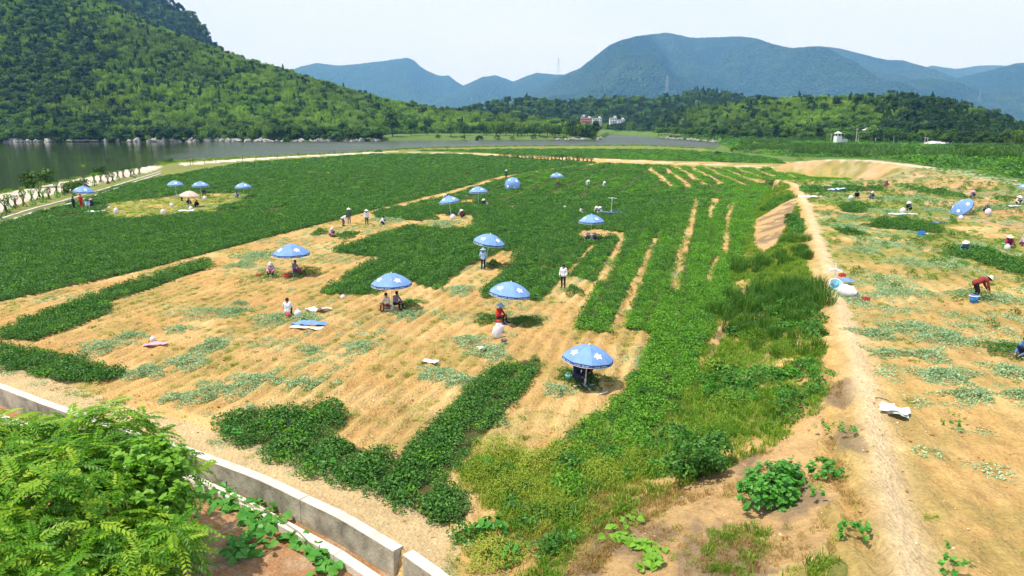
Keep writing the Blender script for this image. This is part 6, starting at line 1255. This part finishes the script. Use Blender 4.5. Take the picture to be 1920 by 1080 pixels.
for (a, b2, c_, rx, rz_) in LB2: mb.tube([(0, 0, -.3), (a * .7, b2 * .7, c_ * .6), (a, b2, c_ + rz_ * .5)], [.05, .03, .01], 6)
link('stems', mb.mesh('stems', M['stemgreen'], True), rt)
LM_ = [leafmesh('leaf', LOBED, s_, M['vine']) for s_ in (.19, .16)]; C_LM = group_of('lobed_leaves', LM_)
p = onT(1440, 935); rt = empty('mulberry_bush', tuple(p), 0, 'rounded broad-leaved green bush on the sandy slope at the lower right', 'bush')
shoot_plant(rt, [(0, 0, .35, .75, .6), (.5, .35, .45, .6, .5), (-.5, -.3, .3, .55, .45), (.2, -.3, .3, .6, .45), (.7, .7, .35, .4, .35)], 330, 6, .62, g_, C_LM, LM_, 300, (-.3, .4), .2)
link('stems', MB().tube([(0, 0, -.2), (.1, .1, .5), (.2, .2, .9)], [.04, .03, .01], 6).mesh('stems', M['bark']), rt)
for (pp, sc_, n_, lab) in [((1545, 892), .55, 26, 'small broad-leaved bush above and right of the rounded one'), ((1600, 1008), .45, 12, 'bright fleshy-leaved seedling low on the ridge path edge'), ((1552, 815), .35, 10, 'small green plant on the upper slope, left of two'), ((1580, 822), .38, 10, 'small dark plant on the upper slope, right of two'), ((1520, 938), .4, 6, 'tiny pale seedling on the bare slope'), ((1790, 800), .35, 10, 'lone small dark plant on the terrace below the white sheets'), ((1450, 545), .8, 14, 'pale broad-leaved plant among the dark reeds'), ((1777, 1065), .4, 10, 'small weed at the bottom edge of the terrace'), ((920, 1000), .7, 16, 'bluish weedy plant near the ditch end'), ((1060, 1020), .45, 10, 'low bluish weed left of the creeping vine'), ((612, 882), .5, 10, 'bright plant at the edge of the L-shaped strip'), ((440, 825), .5, 10, 'pale weed at the left end of the L-shaped strip')]:
    p = onT(*pp); rt = empty('leafy_plant', tuple(p), 0, lab, 'plant'); shoot_plant(rt, [(0, 0, .2, .45, .3)], n_, 5, sc_ * 1.3, g_, C_LM, LM_, 300, (-.2, .6)); rt.scale = (sc_ * 2,) * 3 if sc_ > 1 else (1, 1, 1)
def creeper(path, n, wd, sc_, lab, meshes, coll, z0=.1, name='creeping_vine'):
    P = [onT(*q) if not isinstance(q, Vector) else q for q in path]; rt = empty(name, tuple(P[0]), 0, lab, 'vine'); Q = [q - P[0] for q in P]; cum = [0]
    for i in range(len(Q) - 1): cum.append(cum[-1] + (Q[i + 1] - Q[i]).length)
    L_ = []
    for k in range(n):
        s = g_.uniform(0, cum[-1]); i = max(j for j in range(len(cum) - 1) if cum[j] <= s); t_ = (s - cum[i]) / (cum[i + 1] - cum[i]); p = Q[i].lerp(Q[i + 1], t_) + Vector((g_.normal(0, wd), g_.normal(0, wd), 0)); X = p + P[0]
        p.z = tz1(X.x, X.y) - P[0].z + z0 * g_.uniform(.6, 2.2); a = g_.uniform(0, 6.28); L_.append((p, eul_from((math.cos(a), math.sin(a), -.25), (g_.normal(0, .3), g_.normal(0, .3) - .2, 1)), sc_ * g_.uniform(.75, 1.2), k % len(meshes)))
    for p, e, s, k in L_[:300]: link('leaf', meshes[k], rt, p, e, s)
    link('stem', MB().tube([tuple(q + Vector((0, 0, .05))) for q in Q], .012, 5).mesh('stem', M['stemgreen']), rt)
creeper([(1195, 968), (1165, 990), (1150, 1010), (1180, 1022), (1215, 1035), (1235, 1060), (1195, 1075)], 110, .13, 1.05, 'creeping vine of bright round leaves on the dry bank at the bottom', HM_, C_HM)
def lowT(px, py): return Vector((*G(px, py, -.45), -.45))
creeper([lowT(370, 905), lowT(420, 925), lowT(470, 950), lowT(500, 985), lowT(470, 1010), lowT(455, 1050)], 190, .30, 1.35, 'pumpkin vine with big dark leaves spreading on the red soil by the kerb', LM_, C_LM, .14, 'pumpkin_vine')
creeper([lowT(430, 935), lowT(500, 960), lowT(560, 1000), lowT(600, 1040), lowT(610, 1080)], 110, .16, 1.25, 'second pumpkin runner trailing along the ditch kerb', LM_, C_LM, .12, 'pumpkin_vine')
# large dark bushes on the slope
for (pp, s, zz, lab, me_) in [((1490, 418), .95, .75, 'dark leafy bush high on the slope near the far end of the ridge', BUSHM[0]), ((1308, 892), .95, 1.15, 'big dark green bush at the foot of the slope', BUSHM[0]), ((1355, 700), .6, .7, 'leafy bush in the grass of the lower slope', BUSHM[0]), ((1490, 700), .5, .6, 'small bush in the grass of the upper slope', BUSHM[1])]:
    p = onT(*pp); P, up = dome_pts(2600, 1.15, 1.9, g_, .55, .15); P *= np.array([s, s, s * zz]); o = empty('slope_bush', tuple(p), 0, lab, 'bush'); link('foliage', crown_mesh('foliage', int(pp[0]), 1.15 * s, 1.7 * s * zz + 1.0, -.95, 3200, .15, M['peanut' if s > .9 else 'grass'], 16), o)
    link('stem', MB().tube([(0, 0, -.2), (.05, 0, s)], [.05, .02], 6).mesh('stem', M['bark']), o)
for k, (pp, s, h_, lab) in enumerate([((935, 852), 1.0, .9, 'rounded yellow-green feathery bush right of the L-shaped strip'), ((1005, 875), .9, .8, 'yellow-green mound between the two peanut strips'), ((900, 905), 1.0, .85, 'dense yellow-green bush at the lower end of the diagonal strip'), ((965, 925), 1.1, .9, 'large yellow-green bush at the field corner'), ((1035, 965), .9, .7, 'low yellow-green bush above the bottom sand'), ((1130, 895), 1.0, .7, 'yellow-green mound at the lower tip of the right strip'), ((1215, 878), 1.1, .7, 'spreading yellow-green bush left of the big dark bush'), ((1060, 850), .8, .6, 'small yellow-green bush at the strip edge'), ((930, 1045), .9, .6, 'yellowish bush close to the end of the ditch'), ((1425, 690), 1.1, .7, 'bright green scrub mound on the middle slope'), ((1380, 760), 1.2, .8, 'wide bright green scrub mound on the lower slope'), ((1470, 660), .9, .7, 'green scrub mound near the ridge'), ((1350, 820), .9, .6, 'green scrub right of the big dark bush'), ((1420, 640), 1.0, .8, 'green scrub mound below the reeds')]):
    p = onT(*pp); r_ = np.random.default_rng(1200 + k); n = 1500; P, up = dome_pts(n, .85 * s, .80 * h_, r_, .55, .1); a = np.arctan2(P[:, 1], P[:, 0]); P[:, :2] *= (1 + .22 * np.sin(3 * a + k))[:, None]; o = empty('weed_bush', tuple(p), 0, lab, 'bush')
    link('foliage', leafy('foliage', P, up, .10, .03, M['weed' if k < 9 else 'grass'], r_, .7, droop=-.8), o); link('stem', MB().tube([(0, 0, -.2), (.03, 0, .4 * h_)], [.02, .01], 5).mesh('stem', M['stemgreen']), o)
# clods and pebbles
peb = []
for k in range(3):
    r_ = np.random.default_rng(k); bm = bmesh.new(); bmesh.ops.create_icosphere(bm, subdivisions=1, radius=1)
    for v in bm.verts: v.co *= r_.uniform(.7, 1.2); v.co.z *= .6
    me = bpy.data.meshes.new('clod'); bm.to_mesh(me); bm.free(); me.materials.append(plain('clod_%d' % k, [(.42, .25, .09), (.34, .18, .06), (.55, .46, .34)][k], .95, .2, 5)); peb.append(me)
C_PE = group_of('clods', peb)
def clods(X, Y): return (bare_left(X, Y) | ((X > xat(RIDGE, Y) + .4) & ~crop_at(X, Y)) | sandy_at(X, Y)) & keep(X, Y, .5)
X, Y = poly_points(lambda a, b_: in_view(a, b_, 0) & clods(a, b_) & (np.hypot(a, b_) < 48), (-34, 34, 10, 48), .30, rg); n = len(X); s = .018 + .05 * rg.uniform(0, 1, n) ** 4
scatter('soil_clods', np.stack([X, Y, terrain(X, Y) + .01], 1), C_PE, 1, s, rg, 'loose clods and small stones on the tilled soil', idx=rg.choice([0, 0, 0, 1, 1, 2], n))
